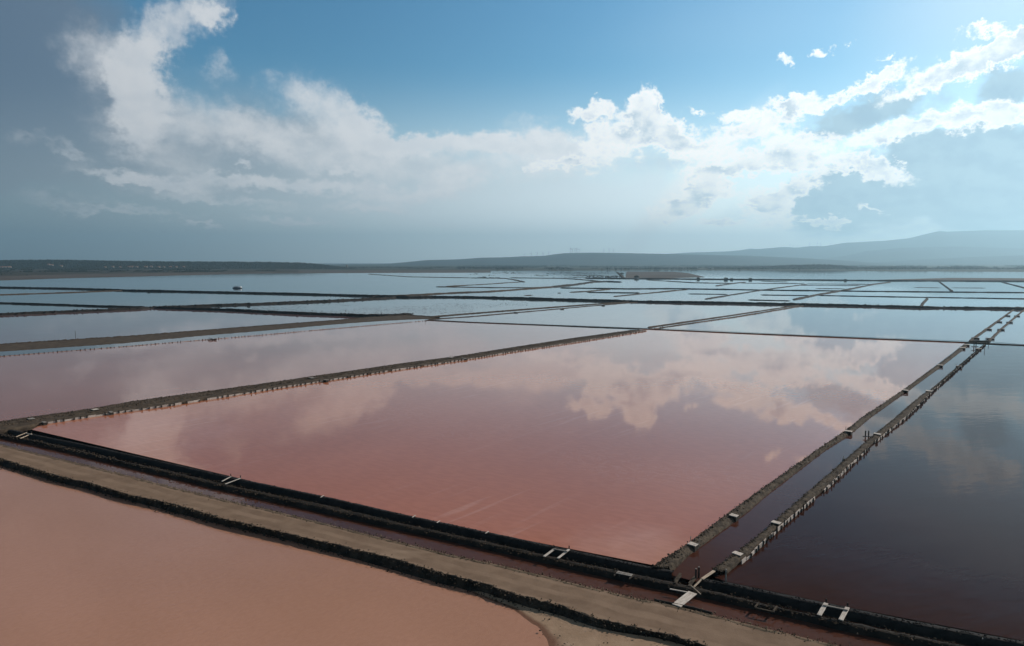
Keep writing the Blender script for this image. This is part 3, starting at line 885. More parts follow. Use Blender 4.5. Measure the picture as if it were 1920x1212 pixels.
FAR_BANKS = [  # line, width, height, material, label, how it goes on beyond the frame
    ([(288, 579), (380, 582), (440, 584), (480, 586.5), (565, 590.5), (665, 594), (725, 594.5), (777, 592)], 5.0, 1.5, 'bank_dark', 'thick black bank joining the sandy bank from the left', 0, 0),
    ([(0, 592), (100, 587.5), (212, 583), (265, 580.5), (288, 578.5), (375, 575), (480, 571.5), (590, 567), (715, 561), (765, 557)], 5.0, 1.3, 'bank_dark', 'rough stony bank left of the flooded stubble pans', 120, 0),
    ([(0, 569.5), (120, 573), (200, 576), (270, 577.5)], 4.5, 1.1, 'bank_dark', 'dark bank closing a narrow left pan', 150, 0),
    ([(0, 540), (120, 542), (250, 546), (370, 548.5), (480, 551), (560, 552.5), (665, 555.5), (765, 558)], 5.0, 1.6, 'bank_dark', 'long dark bank below the moored barge', 300, 0),
    ([(0, 553.5), (120, 549.5), (240, 545)], 4.0, 0.8, 'bank', 'thin bank slanting up to the long dark bank on the left', 200, 0),
    ([(700, 558), (765, 559), (815, 558), (880, 558.5), (1010, 562), (1205, 567.5), (1360, 570), (1507, 573), (1620, 575.5), (1733, 578.5), (1830, 579.5), (1920, 581)], 5.5, 1.55, 'bank_dark', 'long black bank topped with bushes across the middle distance', 0, 300),
    ([(700, 557), (800, 553), (860, 549.5), (920, 547.5), (980, 543), (1040, 538.5)], 5.0, 1.1, 'bank', 'brown bank slanting away right of the barge lake', 0, 0),
    ([(817, 538.3), (860, 538.8), (920, 539.8), (1000, 540), (1040, 538)], 6.0, 0.7, 'bank', 'flat brown islet strip in the lake', 0, 0),
    ([(840, 537.5), (880, 535.2), (920, 533), (955, 530.5), (980, 529)], 6.0, 0.7, 'bank', 'upper arm of the forked islet in the lake', 0, 0),
    ([(880, 521.5), (945, 522.3), (967, 526), (980, 529.2)], 7.0, 0.9, 'bank', 'curved bank at the far end of the lake', 0, 0),
    ([(690, 514.5), (765, 519.5), (840, 520.8), (880, 521.4)], 8.0, 0.8, 'bank', 'low far bank bounding the lake on the right', 0, 0),
    ([(1040, 538.5), (1080, 534.6), (1117, 529), (1140, 528.5), (1162, 529.5)], 9.0, 1.5, 'bank_dark', 'bushy dark spit pointing right in the far pans', 0, 0),
    ([(955, 521.3), (1055, 522.4), (1105, 526), (1125, 528.5)], 6.0, 0.9, 'bank_dark', 'thin bank running into the bushy spit', 0, 0),
    ([(1050, 540.3), (1180, 542.3), (1260, 541.8), (1360, 543.2), (1438, 544.6), (1569, 546), (1640, 547), (1750, 548), (1920, 549.3)], 3.6, 0.85, 'bank_dark', 'second straight bank across the far pans', 0, 500),
    ([(1070, 548.6), (1105, 546.8), (1147, 542.6)], 4.0, 0.7, 'bank', 'short slanting bank, leftmost of the far pan dividers', 0, 0),
    ([(1100, 548.7), (1200, 550)], 4.0, 0.7, 'bank_dark', 'short level divider right of the brown islets', 0, 0),
    ([(1154, 556.5), (1220, 550), (1237, 548.4), (1270, 544.4)], 4.0, 0.6, 'bank', 'slanting divider crossing the first row of far pans', 0, 0),
    ([(1290, 551.6), (1365, 552.6)], 3.2, 0.6, 'bank_dark', 'short level divider in the middle of the far pans', 0, 0),
    ([(1325, 561.5), (1373, 553.6), (1430, 544.6), (1466, 539.5), (1515, 533.4)], 3.5, 0.7, 'bank_dark', 'long slanting divider left of the widest far pan', 0, 0),
    ([(1402, 563), (1482, 564.8)], 3.0, 0.6, 'bank_dark', 'short level divider just behind the long black bank', 0, 0),
    ([(1426, 553.6), (1519, 554.8)], 3.0, 0.6, 'bank_dark', 'level divider between the two slanting far dividers', 0, 0),
    ([(1492, 562.5), (1533, 553.8), (1585, 544.8), (1640, 533.6), (1671, 529.5)], 4.5, 1.0, 'bank_dark', 'thickest slanting divider in the right far pans', 0, 0),
    ([(1533, 554.5), (1640, 556.6), (1760, 558.5), (1920, 561)], 3.0, 0.6, 'bank_dark', 'straight divider behind the stub of the black bank', 0, 300),
    ([(1097, 522.4), (1230, 523.6), (1260, 523.6), (1418, 525), (1640, 526.6), (1671, 527), (1920, 528.2)], 7.0, 1.5, 'bank_dark', 'farthest straight bank with a line of dots of bushes', 0, 700),
    ([(1212, 525.4), (1280, 529.4), (1300, 530.6), (1379, 532)], 6.0, 0.8, 'bank', 'bank slanting down from the sand spit', 0, 0),
    ([(1345, 536.5), (1387, 530.6), (1400, 529.6)], 5.0, 0.8, 'bank_dark', 'short crooked divider in the far pans', 0, 0),
    ([(1389, 531.4), (1509, 532.4)], 5.0, 0.5, 'bank_dark', 'faint level divider below the farthest bank', 0, 0),
    ([(1513, 532.9), (1640, 533.6)], 5.0, 0.5, 'bank_dark', 'faint level divider right of the long slanting divider', 0, 0),
    ([(1500, 535.6), (1614, 536)], 5.0, 0.5, 'bank_dark', 'second faint level divider right of the long slanting divider', 0, 0),
    ([(1529, 541.4), (1585, 542)], 4.0, 0.45, 'bank_dark', 'short faint divider beside the thickest slanting divider', 0, 0),
    ([(1425, 527.6), (1475, 529.2)], 6.0, 0.6, 'bank_dark', 'short dark divider close under the farthest bank', 0, 0),
    ([(1763, 528.7), (1778, 539.4), (1788, 546.6)], 4.0, 0.9, 'bank_dark', 'steep crooked divider in the rightmost far pans', 0, 0),
    ([(1880, 529.2), (1920, 539.4)], 4.0, 0.9, 'bank_dark', 'slanting divider at the right edge of the far pans', 0, 200),
    ([(1713, 539.4), (1765, 540.2)], 4.0, 0.4, 'bank', 'short brown divider left of the crooked one', 0, 0),
    ([(1785, 540.2), (1849, 540.6)], 4.0, 0.4, 'bank', 'short brown divider right of the crooked one', 0, 0),
    ([(1729, 577), (1733, 570), (1741, 561)], 3.0, 1.1, 'bank_dark', 'stubby bank sticking up behind the long black bank', 0, 0),
    ([(1237, 549), (1290, 543.6)], 3.2, 0.5, 'bank', 'broken divider between the first two rows of far pans', 0, 0),
    ([(985, 555), (1000, 554)], 4.0, 0.5, 'bank', 'tiny islet in the pan below the brown spit', 0, 0),
    ([(1045, 550), (1052, 550)], 3.0, 0.5, 'bank', 'speck of an islet left of the first dividers', 0, 0),
]
for k, (p, w, h, mt, lb, e0, e1) in enumerate(FAR_BANKS):
    bank('bank', p, w, h, M[mt], -0.03, e0, e1, seed=100 + 7 * k, label=lb)

# paired low banks that carry the timbered lines on beyond the cross bank
for k, (p, w, h, lb) in enumerate([
    ([(1217, 614.6), (1300, 602.6), (1360, 594), (1507, 571.5)], 1.6, 0.45, 'upper of two low banks continuing the timbered line'),
    ([(1238, 615.6), (1310, 605), (1375, 595.5), (1507, 573.6)], 1.3, 0.35, 'lower of two low banks continuing the timbered line'),
    ([(800, 595.5), (880, 588.8), (1000, 579.5), (1100, 572), (1205, 565)], 2.2, 0.5, 'upper of two low banks continuing the sandy bank'),
    ([(805, 599.3), (880, 594.6), (1000, 584), (1100, 575), (1205, 566.4)], 1.4, 0.35, 'lower of two low banks continuing the sandy bank'),
    ([(1821, 640.5), (1853, 617.5), (1902, 581.5)], 1.5, 0.5, 'left of the twin narrow banks at the far right'),
    ([(1857, 640.5), (1880, 617.5), (1920, 583)], 1.5, 0.5, 'right of the twin narrow banks at the far right'),
    ([(1821, 641), (1840, 641.4), (1858, 641.6)], 1.6, 0.55, 'short dark bank closing the twin narrow banks'),
]):
    bank('bank', p, w, h, M['bank'], 0.03, 0, 12 if k == 5 else 0, step=0.7, seed=400 + k, label=lb, rscale=1.4)
# ------------------------------------------------------------------ shores, plain and hills
def sheet(name, far_pts, near_pts, z, mat, label, cat, far_y=None, n=80, rough=0.0):
    nr = resample(line(near_pts, 0.0), n)
    fr_ = resample(line(far_pts, 0.0), n) if far_y is None else nr.copy()
    if far_y is not None:
        fr_[:, 0] *= far_y / fr_[:, 1]; fr_[:, 1] = far_y
    a = nr.copy(); a[:, 2] = -0.3
    b = nr + (fr_ - nr) * 0.04; b[:, 2] = z
    fr_ = fr_.copy(); fr_[:, 2] = z
    o = loft(name, [fr_, b, a], [10, 2], length(nr) / n, mat, rough, 20.0, 0, 5, keep=(2,))
    return tag(o, label, cat, kind='structure')


SHORE_L = [(-500, 545), (-200, 534), (0, 527), (125, 522.5), (250, 519.5), (360, 516.5), (480, 513.2), (680, 512.2), (800, 511.8), (920, 511.4)]
sheet('shore', None, SHORE_L, 0.5, M['shore'], 'brown mud shore along the left side of the lake', 'shore', far_y=2450.0, rough=0.1)
SCRUB_L = [(-900, 534), (-300, 526), (0, 520), (60, 517.5), (150, 515), (300, 513), (420, 511.5), (560, 511)]
sheet('land', None, SCRUB_L, 1.4, M['scrub_ground'], 'scrubby flat land below the wooded ridge', 'land', far_y=3300.0, rough=0.4)
SHORE_F = [(300, 509.2), (600, 508.8), (880, 508.6), (1100, 508.4), (1290, 507.6), (1500, 508.0), (1700, 509.6), (1920, 510.8), (2400, 512)]
sheet('land', None, SHORE_F, 1.5, M['plain'], 'green brown plain between the far shore and the hills', 'land', far_y=14500.0, n=120)
sheet('beach', [(1175, 509.6), (1262, 510.0), (1290, 512.5)], [(1172, 521.6), (1240, 523), (1322, 520.4)], 0.5, M['shore'], 'flat brown sand spit in the far pans', 'sand', n=30)
sheet('beach', [(1640, 525.6), (1780, 521.6), (1960, 522.6)], [(1640, 526.0), (1780, 525.8), (1960, 526.4)], 0.35, M['shore'], 'thin sand bar in front of the right shore', 'sand', n=30)
bank('bank', [(1160, 511.6), (1166, 516), (1172, 521.5)], 10.0, 2.2, M['bank'], 0.0, seed=777, label='tall dark bank end at the left of the sand spit', rough=0.6)


def hill(name, crest, dist, foot, mat, label, rough, rs, seed, back=0.6, n=160):
    """ridge whose skyline stands at the traced pixels at the given distance; foot = metres from crest to its foot."""
    xs = np.linspace(crest[0][0], crest[-1][0], n)
    ys = np.interp(xs, [p[0] for p in crest], [p[1] for p in crest])
    rows = []
    prof = [(-1.0, 0.0), (-0.8, 0.12), (-0.6, 0.32), (-0.42, 0.56), (-0.25, 0.78), (-0.1, 0.95), (0.0, 1.0), (back * .4, 0.8), (back, 0.0)]
    for u, v in prof:
        r = []
        for x, y in zip(xs, ys):
            a, e = pix_azel(x, y)
            a = R(a)
            zc = CAM_H + dist / math.cos(a) * math.tan(R(e))
            d = dist + u * foot
            r.append((d * math.tan(a), d, max(zc, 2.0) * v))
        rows.append(r)
    V = np.array(rows)
    nz = fbm(V[:, :, 0], V[:, :, 1], rs, 5, seed, 0.55) * 2 * rough
    wgt = np.array([0.1, .5, 1, 1, 1, .5, .12, .5, 0])[:, None]
    V[:, :, 2] += nz * wgt
    V[0, :, 2] = -3; V[-1, :, 2] = -3
    o = obj(name, V.reshape(-1, 3), grid_faces(len(prof), n), mat, smooth=True)
    tag(o, label, 'hill', kind='structure')
    return V


H1 = hill('hill', [(-700, 487), (-300, 487.5), (0, 489.5), (60, 488.5), (130, 488.6), (250, 491), (480, 492.4), (560, 493.6), (600, 496.6), (640, 502), (665, 505)], 3250.0, 420.0, M['hill'], 'long wooded ridge on the left horizon', 3.0, 120, 11)
H2 = hill('hill', [(640, 505), (670, 502), (700, 497), (760, 492), (800, 488), (850, 487), (905, 483.5), (940, 483), (980, 481), (1020, 480), (1040, 477), (1060, 475), (1110, 474), (1150, 474.5), (1230, 476), (1300, 477.5), (1400, 480), (1500, 484), (1600, 490), (1700, 497)], 7600.0, 1800.0, M['hill_far'], 'flat topped hill carrying the nearer wind turbines', 12, 900, 12)
H3 = hill('hill', [(1150, 482), (1250, 476.5), (1300, 473.5), (1360, 472), (1419, 467.5), (1468, 463.5), (1494, 464.8), (1520, 461.5), (1545, 462), (1584, 455.5), (1655, 452), (1704, 447), (1742, 437.5), (1762, 433), (1775, 434.8), (1846, 432), (1920, 432), (2100, 430), (2500, 436)], 13000.0, 3200.0, M['hill_far'], 'highest mountain with a notched summit on the right', 25, 1500, 13)
H4 = hill('hill', [(1480, 494), (1590, 479), (1623, 471), (1687, 465), (1784, 462.5), (1920, 466), (2200, 464), (2500, 470)], 10400.0, 2400.0, M['hill_far'], 'rounded ridge in front of the notched mountain', 20, 1300, 14)
H5 = hill('hill', [(1560, 499), (1655, 491), (1720, 487), (1800, 483), (1920, 479), (2300, 474)], 8300.0, 1900.0, M['hill_far'], 'low foothills under the mountain on the right', 14, 900, 15)
H6 = hill('hill', [(1330, 474), (1380, 470.5), (1408, 466.4), (1425, 468.5), (1460, 470), (1500, 478)], 14200.0, 1500.0, M['hill_far'], 'small pale peak far behind the ridges', 10, 900, 16)
H7 = hill('hill', [(1340, 507), (1380, 504), (1430, 501), (1480, 498.6), (1520, 497.4), (1560, 498), (1600, 501.4), (1640, 504), (1680, 507)], 3000.0, 200.0, M['hill'], 'low wooded mound on the far shore', 1.5, 60, 17)


# ------------------------------------------------------------------ woodland and scrub, far too many to count
def scatter_on(V, n, rows, r):
    """random points on a hill grid between row indices"""
    a = r.uniform(rows[0], rows[1] - 1e-3, n); b = r.uniform(0, V.shape[1] - 1.001, n)
    i, j = a.astype(int), b.astype(int); fa, fb = (a - i)[:, None], (b - j)[:, None]
    return (V[i, j] * (1 - fa) + V[i + 1, j] * fa) * (1 - fb) + (V[i, j + 1] * (1 - fa) + V[i + 1, j + 1] * fa) * fb


r1 = np.random.default_rng(3)
p = scatter_on(H1, 16000, (0, 7), r1)
p = p[(p[:, 0] > -3600)]
clods('woodland', p + [0, 0, 1.0], r1.uniform(2.0, 4.4, len(p)), M['leaf'], 1, 0.95, label='dense dark woodland covering the left ridge', cat='woodland')
p = scatter_on(H7, 2500, (0, 7), r1)
clods('woodland', p + [0, 0, 1.0], r1.uniform(2.2, 4.6, len(p)), M['leaf'], 2, 0.95, label='dark trees covering the mound on the far shore', cat='woodland')


def belt(x0, x1, d0, d1, n, s0, s1, label, seed, dens=None, z=1.4):
    r = np.random.default_rng(seed)
    px = r.uniform(x0, x1, n)
    d = r.uniform(d0, d1, n)
    if dens is not None:
        keep = fbm(px * 8, d * 0.6, dens, 3, seed) > -0.02
        px, d = px[keep], d[keep]
    x = (px - 960) / FPX * d / math.cos(PITCH)
    s = r.uniform(s0, s1, len(px))
    pts = np.stack([x, d, z + s * 0.5], 1)
    return clods('woodland', pts, s, M['leaf'], seed, 0.9, label=label, cat='woodland')


belt(860, 2000, 2650, 5600, 9000, 2.0, 5.0, 'scattered trees and hedges dotting the plain under the hills', 21, 400)
belt(1290, 1960, 2750, 2950, 1500, 2.0, 4.5, 'ragged line of trees along the right far shore', 22, 300)
belt(1640, 1990, 2760, 3050, 2600, 3.0, 7.5, 'taller wood at the right end of the far shore', 23, 500)
belt(600, 1300, 2900, 4200, 2600, 1.6, 3.6, 'low bushes along the middle of the far shore', 24, 350)
belt(-250, 430, 1950, 2450, 5200, 0.8, 2.2, 'low salt scrub on the flats behind the left shore', 25, 160, 1.2)
belt(-250, 400, 2450, 2900, 3400, 2.0, 4.2, 'trees at the foot of the wooded ridge', 26, 220, 1.2)
belt(-400, 60, 1500, 1950, 1400, 0.6, 1.4, 'sparse scrub close to the left edge of the view', 27, 140, 1.2)
belt(484, 520, 2280, 2330, 120, 1.5, 3.2, 'small dark thicket on the lake shore under the ridge end', 28, None, 0.6)

# ------------------------------------------------------------------ haze: one even box of air round everything on the ground
hz = bpy.data.materials.new('haze_air')
hz.use_nodes = True
hn = NT(hz.node_tree); hn.n.clear()
ho = hn.new('ShaderNodeOutputMaterial')
hv = hn.new('ShaderNodeVolumePrincipled')
hv.inputs['Color'].default_value = (.53, .83, 1.0, 1)
hv.inputs['Density'].default_value = 1.12e-4
hv.inputs['Anisotropy'].default_value = 0.5
hn.l.new(hv.outputs[0], ho.inputs['Volume'])
hb = box_mesh('haze', 34000, 18500, 720, hz)
ho_ = bpy.data.objects.new('haze', hb)
COL.objects.link(ho_)
ho_.location = (0, 18500 / 2 - 1000, -3.0)
tag(ho_, 'pale blue haze hanging over the plain and hills', 'haze', kind='stuff')
# ------------------------------------------------------------------ timber revetments: every post and every board its own piece
def revetment(path, spacing, post_sz, board_h, z0, mats, label, seed, board_off=0.0, gaps=(), lean=0.10):
    """posts along a world polyline with a board in every bay; gaps: fractions of the run left open for sluices."""
    r = random.Random(seed)
    n = int(length(path) / spacing)
    p = resample(path, n)
    root = empty('timber_revetment', tuple(p[0]), label, 'revetment')
    pm = [box_mesh('post', post_sz[0] * r.uniform(.85, 1.2), post_sz[1] * r.uniform(.85, 1.2), post_sz[2] * r.uniform(.8, 1.15) + 0.5, mats[0], 0.02, -0.5, 0.025, seed + k) for k in range(5)]
    bm_ = [box_mesh('board', 1.0, 0.07, board_h * f + 0.35, mats[1], 0.01, -0.35, 0.012, seed + 20 + k) for k, f in enumerate((1.0, .9, 1.08, .8))]
    for i in range(n):
        u = i / (n - 1)
        if any(a < u < b for a, b in gaps): continue
        j = min(i + 1, n - 1)
        d = p[j] - p[max(i - 1, 0)] if i == j else p[j] - p[i]
        rz = math.atan2(d[1], d[0])
        nx, ny = math.sin(rz), -math.cos(rz)
        if ny > 0: nx, ny = -nx, -ny
        jit = r.uniform(-.3, .3)
        if r.random() > 0.09:
            part('post', r.choice(pm), root, (p[i][0] + nx * (.09 + board_off) + jit * math.cos(rz), p[i][1] + ny * (.09 + board_off) + jit * math.sin(rz), z0),
                 rz + r.uniform(-.2, .2), (1, 1, r.uniform(.55, 1.2)), r.uniform(-lean, lean), r.uniform(-lean, lean))
        if i < n - 1 and r.random() > 0.05:
            L_ = float(np.linalg.norm(p[j] - p[i]))
            m_ = (p[i] + p[j]) / 2
            part('board', r.choice(bm_), root, (m_[0] + nx * board_off, m_[1] + ny * board_off, z0 + r.uniform(-.10, .02)), rz + r.uniform(-.03, .03), (L_ * 0.985, 1, 1), r.uniform(-.10, .10))
    return root


i0 = int(np.argmin(np.linalg.norm(Nw[:, :2] - np.array(G(87, 795)[:2]), axis=1)))
revetment(Nw[i0:], 1.32, (.20, .22, .62), .40, 0.0, (M['timber'], M['board_pale']), 'row of dark posts and pale boards along the bank between the pink pans', 3, 0.20, ((.105, .112), (.355, .36)))
revetment(BR[8:], 1.15, (.12, .14, .56), .46, 0.03, (M['timber'], M['board_pale']), 'boarded wall with dark posts beside the dark right pan', 5, 0.26, ((.10, .115), (.235, .25)))
ml = line([(0, 669), (120, 659.5), (240, 650), (360, 640), (480, 630), (590, 620), (700, 610.5), (800, 602)], 0.0, 25)
revetment(ml, 1.30, (.24, .24, .50), .16, 0.0, (M['timber'], M['board_red']), 'dotted line of stubby posts below the sandy bank', 7)
kx = line([(1222, 617.5), (1300, 606.5), (1375, 596.5), (1507, 574.5)], 0.0)
revetment(kx, 2.4, (.30, .30, .40), .22, 0.0, (M['timber'], M['board_red']), 'broken line of posts along the low bank past the cross bank', 9)

# low boards that edge the ditch at the foot of the plank bridge
eg = empty('board_edging', tuple(G(1228, 1126, -.1)), 'dark boards edging the ditch at the foot of the plank bridge', 'edging')
pts_e = [(1228, 1126.5), (1263, 1134), (1300, 1142), (1335, 1151.5)]
for a, b in zip(pts_e[:-1], pts_e[1:]):
    pa, pb = G(*a, .14), G(*b, .14)
    beam_between('board', pa, pb, 0.09, 0.34, M['timber'], eg, 0.01, 0.01, int(a[0]))
    part('post', box_mesh('post', .12, .12, .75, M['timber'], .01, -.5, .01, int(a[0])), eg, (pa.x, pa.y, .1))


# ------------------------------------------------------------------ sluices
def sluice(px, py, z, rz, w, d, h, label, stakes=0, pale=True, seed=0, group='sluices along the banks'):
    c0 = G(px, py, z)
    root = empty('sluice', (c0.x, c0.y, z - h), label, 'sluice', group)
    r = random.Random(seed)
    co, si = math.cos(rz), math.sin(rz)
    def at(u, v, zz): return (c0.x + u * co - v * si, c0.y + u * si + v * co, zz)
    side = box_mesh('side_wall', .10, d, h + .4, M['timber'], .012, -.4, .01, seed)
    for s in (-1, 1):
        part('side_wall', side, root, at(s * (w / 2 - .06), 0, z - h), rz)
    part('gate_board', box_mesh('gate_board', w - .2, .06, h + .3, M['timber'], .01, -.4, .01, seed + 1), root, at(0, d * .28, z - h), rz)
    lid = part('lid', box_mesh('lid', w * 1.06, d * .92, .07, M['plank'] if pale else M['timber_grey'], .012, 0, .02, seed + 2), root, at(0, 0, z), rz + r.uniform(-.08, .08), (1, 1, 1), r.uniform(-.04, .04), r.uniform(-.04, .04))
    for k in range(stakes):
        part('stake', box_mesh('stake', .07, .07, 1.0, M['timber_grey'], .01, -.3, .01, seed + 5 + k), root, at(-w * .6 + k * w * 1.1, d * .62, z - .1), rz, (1, 1, 1), r.uniform(-.12, .12), r.uniform(-.12, .12))
    return root


dirA = math.atan2(AR[-1][1] - AR[0][1], AR[-1][0] - AR[0][0]) - R(90)
A_SL = [(1299, 1021, 1.0, 2, 'pale sluice lid with two stakes, nearest on the clodded bank'), (1376, 967, 1.0, 0, 'second pale sluice lid up the clodded bank'),
        (1591, 809, 1.25, 1, 'sluice lid opposite the wooden rail, on the clodded bank'), (1697, 732, 1.4, 0, 'fourth sluice lid up the clodded bank'),
        (1763, 685, 1.5, 0, 'fifth sluice lid up the clodded bank'), (1805, 652.5, 1.8, 0, 'sluice lid just before the far end of the clodded bank'), (1813, 646.5, 1.8, 0, 'last sluice lid at the far end of the clodded bank')]
for k, (x, y, s, st, lb) in enumerate(A_SL):
    sluice(x, y, 0.56, dirA, 0.86 * s, 0.84 * s, 0.55, lb, st, True, 100 + 9 * k)
B_SL = [(1383, 1038.5, 1.0, 0, 'nearest pale sluice lid on the boarded bank'), (1455, 980.5, 1.05, 0, 'second pale sluice lid on the boarded bank'),
        (1645, 814, 1.2, 0, 'sluice lid beside the wooden rail, on the boarded bank'), (1742, 733.5, 1.4, 0, 'sluice lid where the boarded bank narrows'),
        (1798, 687, 1.6, 2, 'dark sluice with stakes on the narrow part of the boarded bank'), (1835, 654, 1.8, 0, 'last sluice lid at the far end of the boarded bank')]
for k, (x, y, s, st, lb) in enumerate(B_SL):
    sluice(x, y, 0.56, dirA, 0.86 * s, 0.84 * s, 0.55, lb, st, k != 4, 200 + 9 * k)
L_SL = [(178, 768, 1.1, 0, True, 'pale sluice lid near the left end of the timbered bank'), (58, 785.5, 1.0, 0, False, 'dark sluice gap at the left end of the timbered bank'),
        (584, 709, 1.2, 2, False, 'staked sluice in the left half of the timbered bank'), (845, 670.5, 1.4, 2, False, 'staked sluice in the right half of the timbered bank')]
for k, (x, y, s, st, pl, lb) in enumerate(L_SL):
    sluice(x, y, 0.66, dirA, 1.2 * s, 1.1 * s, 0.6, lb, st, pl, 300 + 9 * k)
W_SL = [(83, 792, 1.0, 'dark sluice box in the boards near the corner of the pink pan'), (208, 773, 1.0, 'second dark sluice box in the boards from the corner'), (611, 713, 1.2, 'dark sluice box in the boards right of the staked sluice'), (870, 672.5, 1.4, 'dark sluice box far along the boards')]
for k, (x, y, s, lb) in enumerate(W_SL):
    sluice(x, y, 0.50, dirA, 1.1 * s, 0.6 * s, 0.5, lb, 0, False, 350 + 9 * k)
for side, lst in (('left', [(1829, 633.5), (1853, 617), (1873, 603), (1889, 591.5)]), ('right', [(1857, 634.5), (1877, 617.5), (1893, 604), (1907, 592)])):
    for k, (x, y) in enumerate(lst):
        sluice(x, y, 0.55, dirA, 2.6, 1.5, 0.55, '%s dark sluice on the %s of the twin narrow banks, counted from the cross bank' % (('first', 'second', 'third', 'fourth')[k], side), 0, False, 400 + 13 * k + (0 if side == 'left' else 60))
for k, (x, y) in enumerate([(967, 585.5), (1054, 579), (1131, 572.5)]):
    sluice(x, y, 0.5, dirA, 2.2, 1.2, .5, '%s dark sluice on the low twin banks leading to the long black bank' % ('left', 'middle', 'right')[k], 0, False, 520 + 9 * k)


# ------------------------------------------------------------------ planks across the channel and the ditch
def plank(a, b, za, zb, w, root, mat='plank', th=0.07, name='plank', seed=0):
    return beam_between(name, G(*a, za), G(*b, zb), w, th, M[mat], root, 0.012, 0.012, seed)


def crossing(pl, cross, label, w=0.24, mat='plank', seed=0, split=1):
    a = G(*pl[0][0], .3)
    root = empty('plank_crossing', (a.x, a.y, .2), label, 'plank', 'plank crossings over the black channel')
    for k, (p, q) in enumerate(pl):
        plank(p, q, .30, .14, w, root, mat, .07, 'plank', seed + k)
    for k, (p, q) in enumerate(cross):
        plank(p, q, .36, .36, .16, root, 'timber_grey', .09, 'crossbeam', seed + 30 + k)
    for k, (p, q) in enumerate(pl):
        g = G(*p, .0)
        part('post', box_mesh('post', .11, .11, .75, M['timber'], .01, -.35, .01, seed + 50 + k), root, (g.x, g.y, .0))
    return root


crossing([((1039, 1030), (1020, 1044)), ((1067, 1030.5), (1046, 1047))], [((1038, 1029.5), (1064, 1034.5))], 'two notched planks with a grey beam across the black channel', 0.26, 'plank', 10)
crossing([((433, 894), (416, 903)), ((451, 897), (422, 908))], [], 'pair of pale planks across the black channel on the left half', 0.20, 'plank', 20)
crossing([((50, 811.5), (30, 819.5)), ((59, 813.5), (38, 822.5))], [((48, 812.5), (60, 815))], 'pair of planks at the left end of the black channel', 0.20, 'plank_tan', 30)
crossing([((1549, 1131), (1535.5, 1154)), ((1589, 1139), (1576.5, 1163))], [((1543, 1134.5), (1590, 1144.5))], 'ladder of two pale planks and a beam beside the dark pan', 0.36, 'plank', 40)

br = empty('plank_bridge', tuple(G(1283, 1124, -.2)), 'pale two board plank bridge over the brown ditch', 'bridge')
for k, off in enumerate((-.21, .21)):
    a, b = Vector(G(1299, 1111.5, .20)), Vector(G(1268, 1136, .26))
    d = (b - a).normalized(); nrm = Vector((-d.y, d.x, 0))
    beam_between('plank', a + nrm * off, b + nrm * off, 0.40, 0.07, M['plank'], br, 0.012, 0.012, 60 + k)
    beam_between('stringer', a + nrm * off * .8 + Vector((0, 0, -.10)), b + nrm * off * .8 + Vector((0, 0, -.10)), 0.09, 0.10, M['timber'], br, 0.01, 0.0, 62 + k)
o = empty('plank_walk', tuple(G(1338, 1071, .3)), 'tan plank reaching from the boarded bank to the black wall', 'plank')
plank((1339, 1070.5), (1316, 1086), .55, .42, .30, o, 'plank_tan', .06, 'plank', 71)
plank((1339, 1070.5), (1316, 1086), .47, .34, .10, o, 'timber', .09, 'stringer', 72)
o = empty('timber_beam', tuple(G(1314, 1088, .1)), 'thin pale beam below the tan plank', 'beam')
plank((1315, 1087), (1301, 1101), .36, .10, .13, o, 'plank_tan', .10, 'beam', 73)
o = empty('timber_board', tuple(G(1256, 1105, -.1)), 'long thin white board lying along the ditch beside the plank bridge', 'board')
plank((1256, 1104.8), (1293, 1111.5), -.05, -.05, .14, o, 'plank', .06, 'board', 74)
o = empty('timber_pole', tuple(G(1294, 1098, .1)), 'slanting pale pole leaning across the low bank by the plank bridge', 'pole')
plank((1295, 1097.5), (1314, 1114.5), .30, .02, .07, o, 'plank_tan', .07, 'pole', 75)
for k, (x, y, hgt, lb) in enumerate([(1304.5, 1086, 1.0, 'left of two dark stakes at the mouth of the brown channel'), (1310, 1083.5, 1.05, 'right of two dark stakes at the mouth of the brown channel'),
                                     (1361, 1092, 1.25, 'tall pale post at the near end of the boarded bank')]):
    g = G(x, y, 0)
    o = empty('timber_post', (g.x, g.y, -.3), lb, 'post')
    part('shaft', box_mesh('shaft', .13, .13, hgt + .4, M['timber'] if k < 2 else M['timber_grey'], .012, -.4, .015, 80 + k), o, (g.x, g.y, 0), .4, (1, 1, 1), .05, -.04)
    part('cap', box_mesh('cap', .15, .15, .04, M['timber_grey'], .01, 0, .0, 84 + k), o, (g.x, g.y, hgt - .01), .4)

# low cross walls dividing the black channel at the channel mouth
for k, (a, b, lb) in enumerate([((1276, 1079), (1265, 1094), 'low grey wall across the black channel, left of the stakes'), ((1303, 1085), (1292, 1099), 'low grey wall across the black channel, under the stakes')]):
    o = empty('channel_wall', tuple(G(*a, -.2)), lb, 'wall')
    beam_between('wall_body', G(*a, -.22), G(*b, -.22), .22, .55, M['bank'], o, .02, .03, 90 + k)
    beam_between('coping', G(*a, .08), G(*b, .08), .26, .05, M['bank_clod'], o, .02, .02, 92 + k)

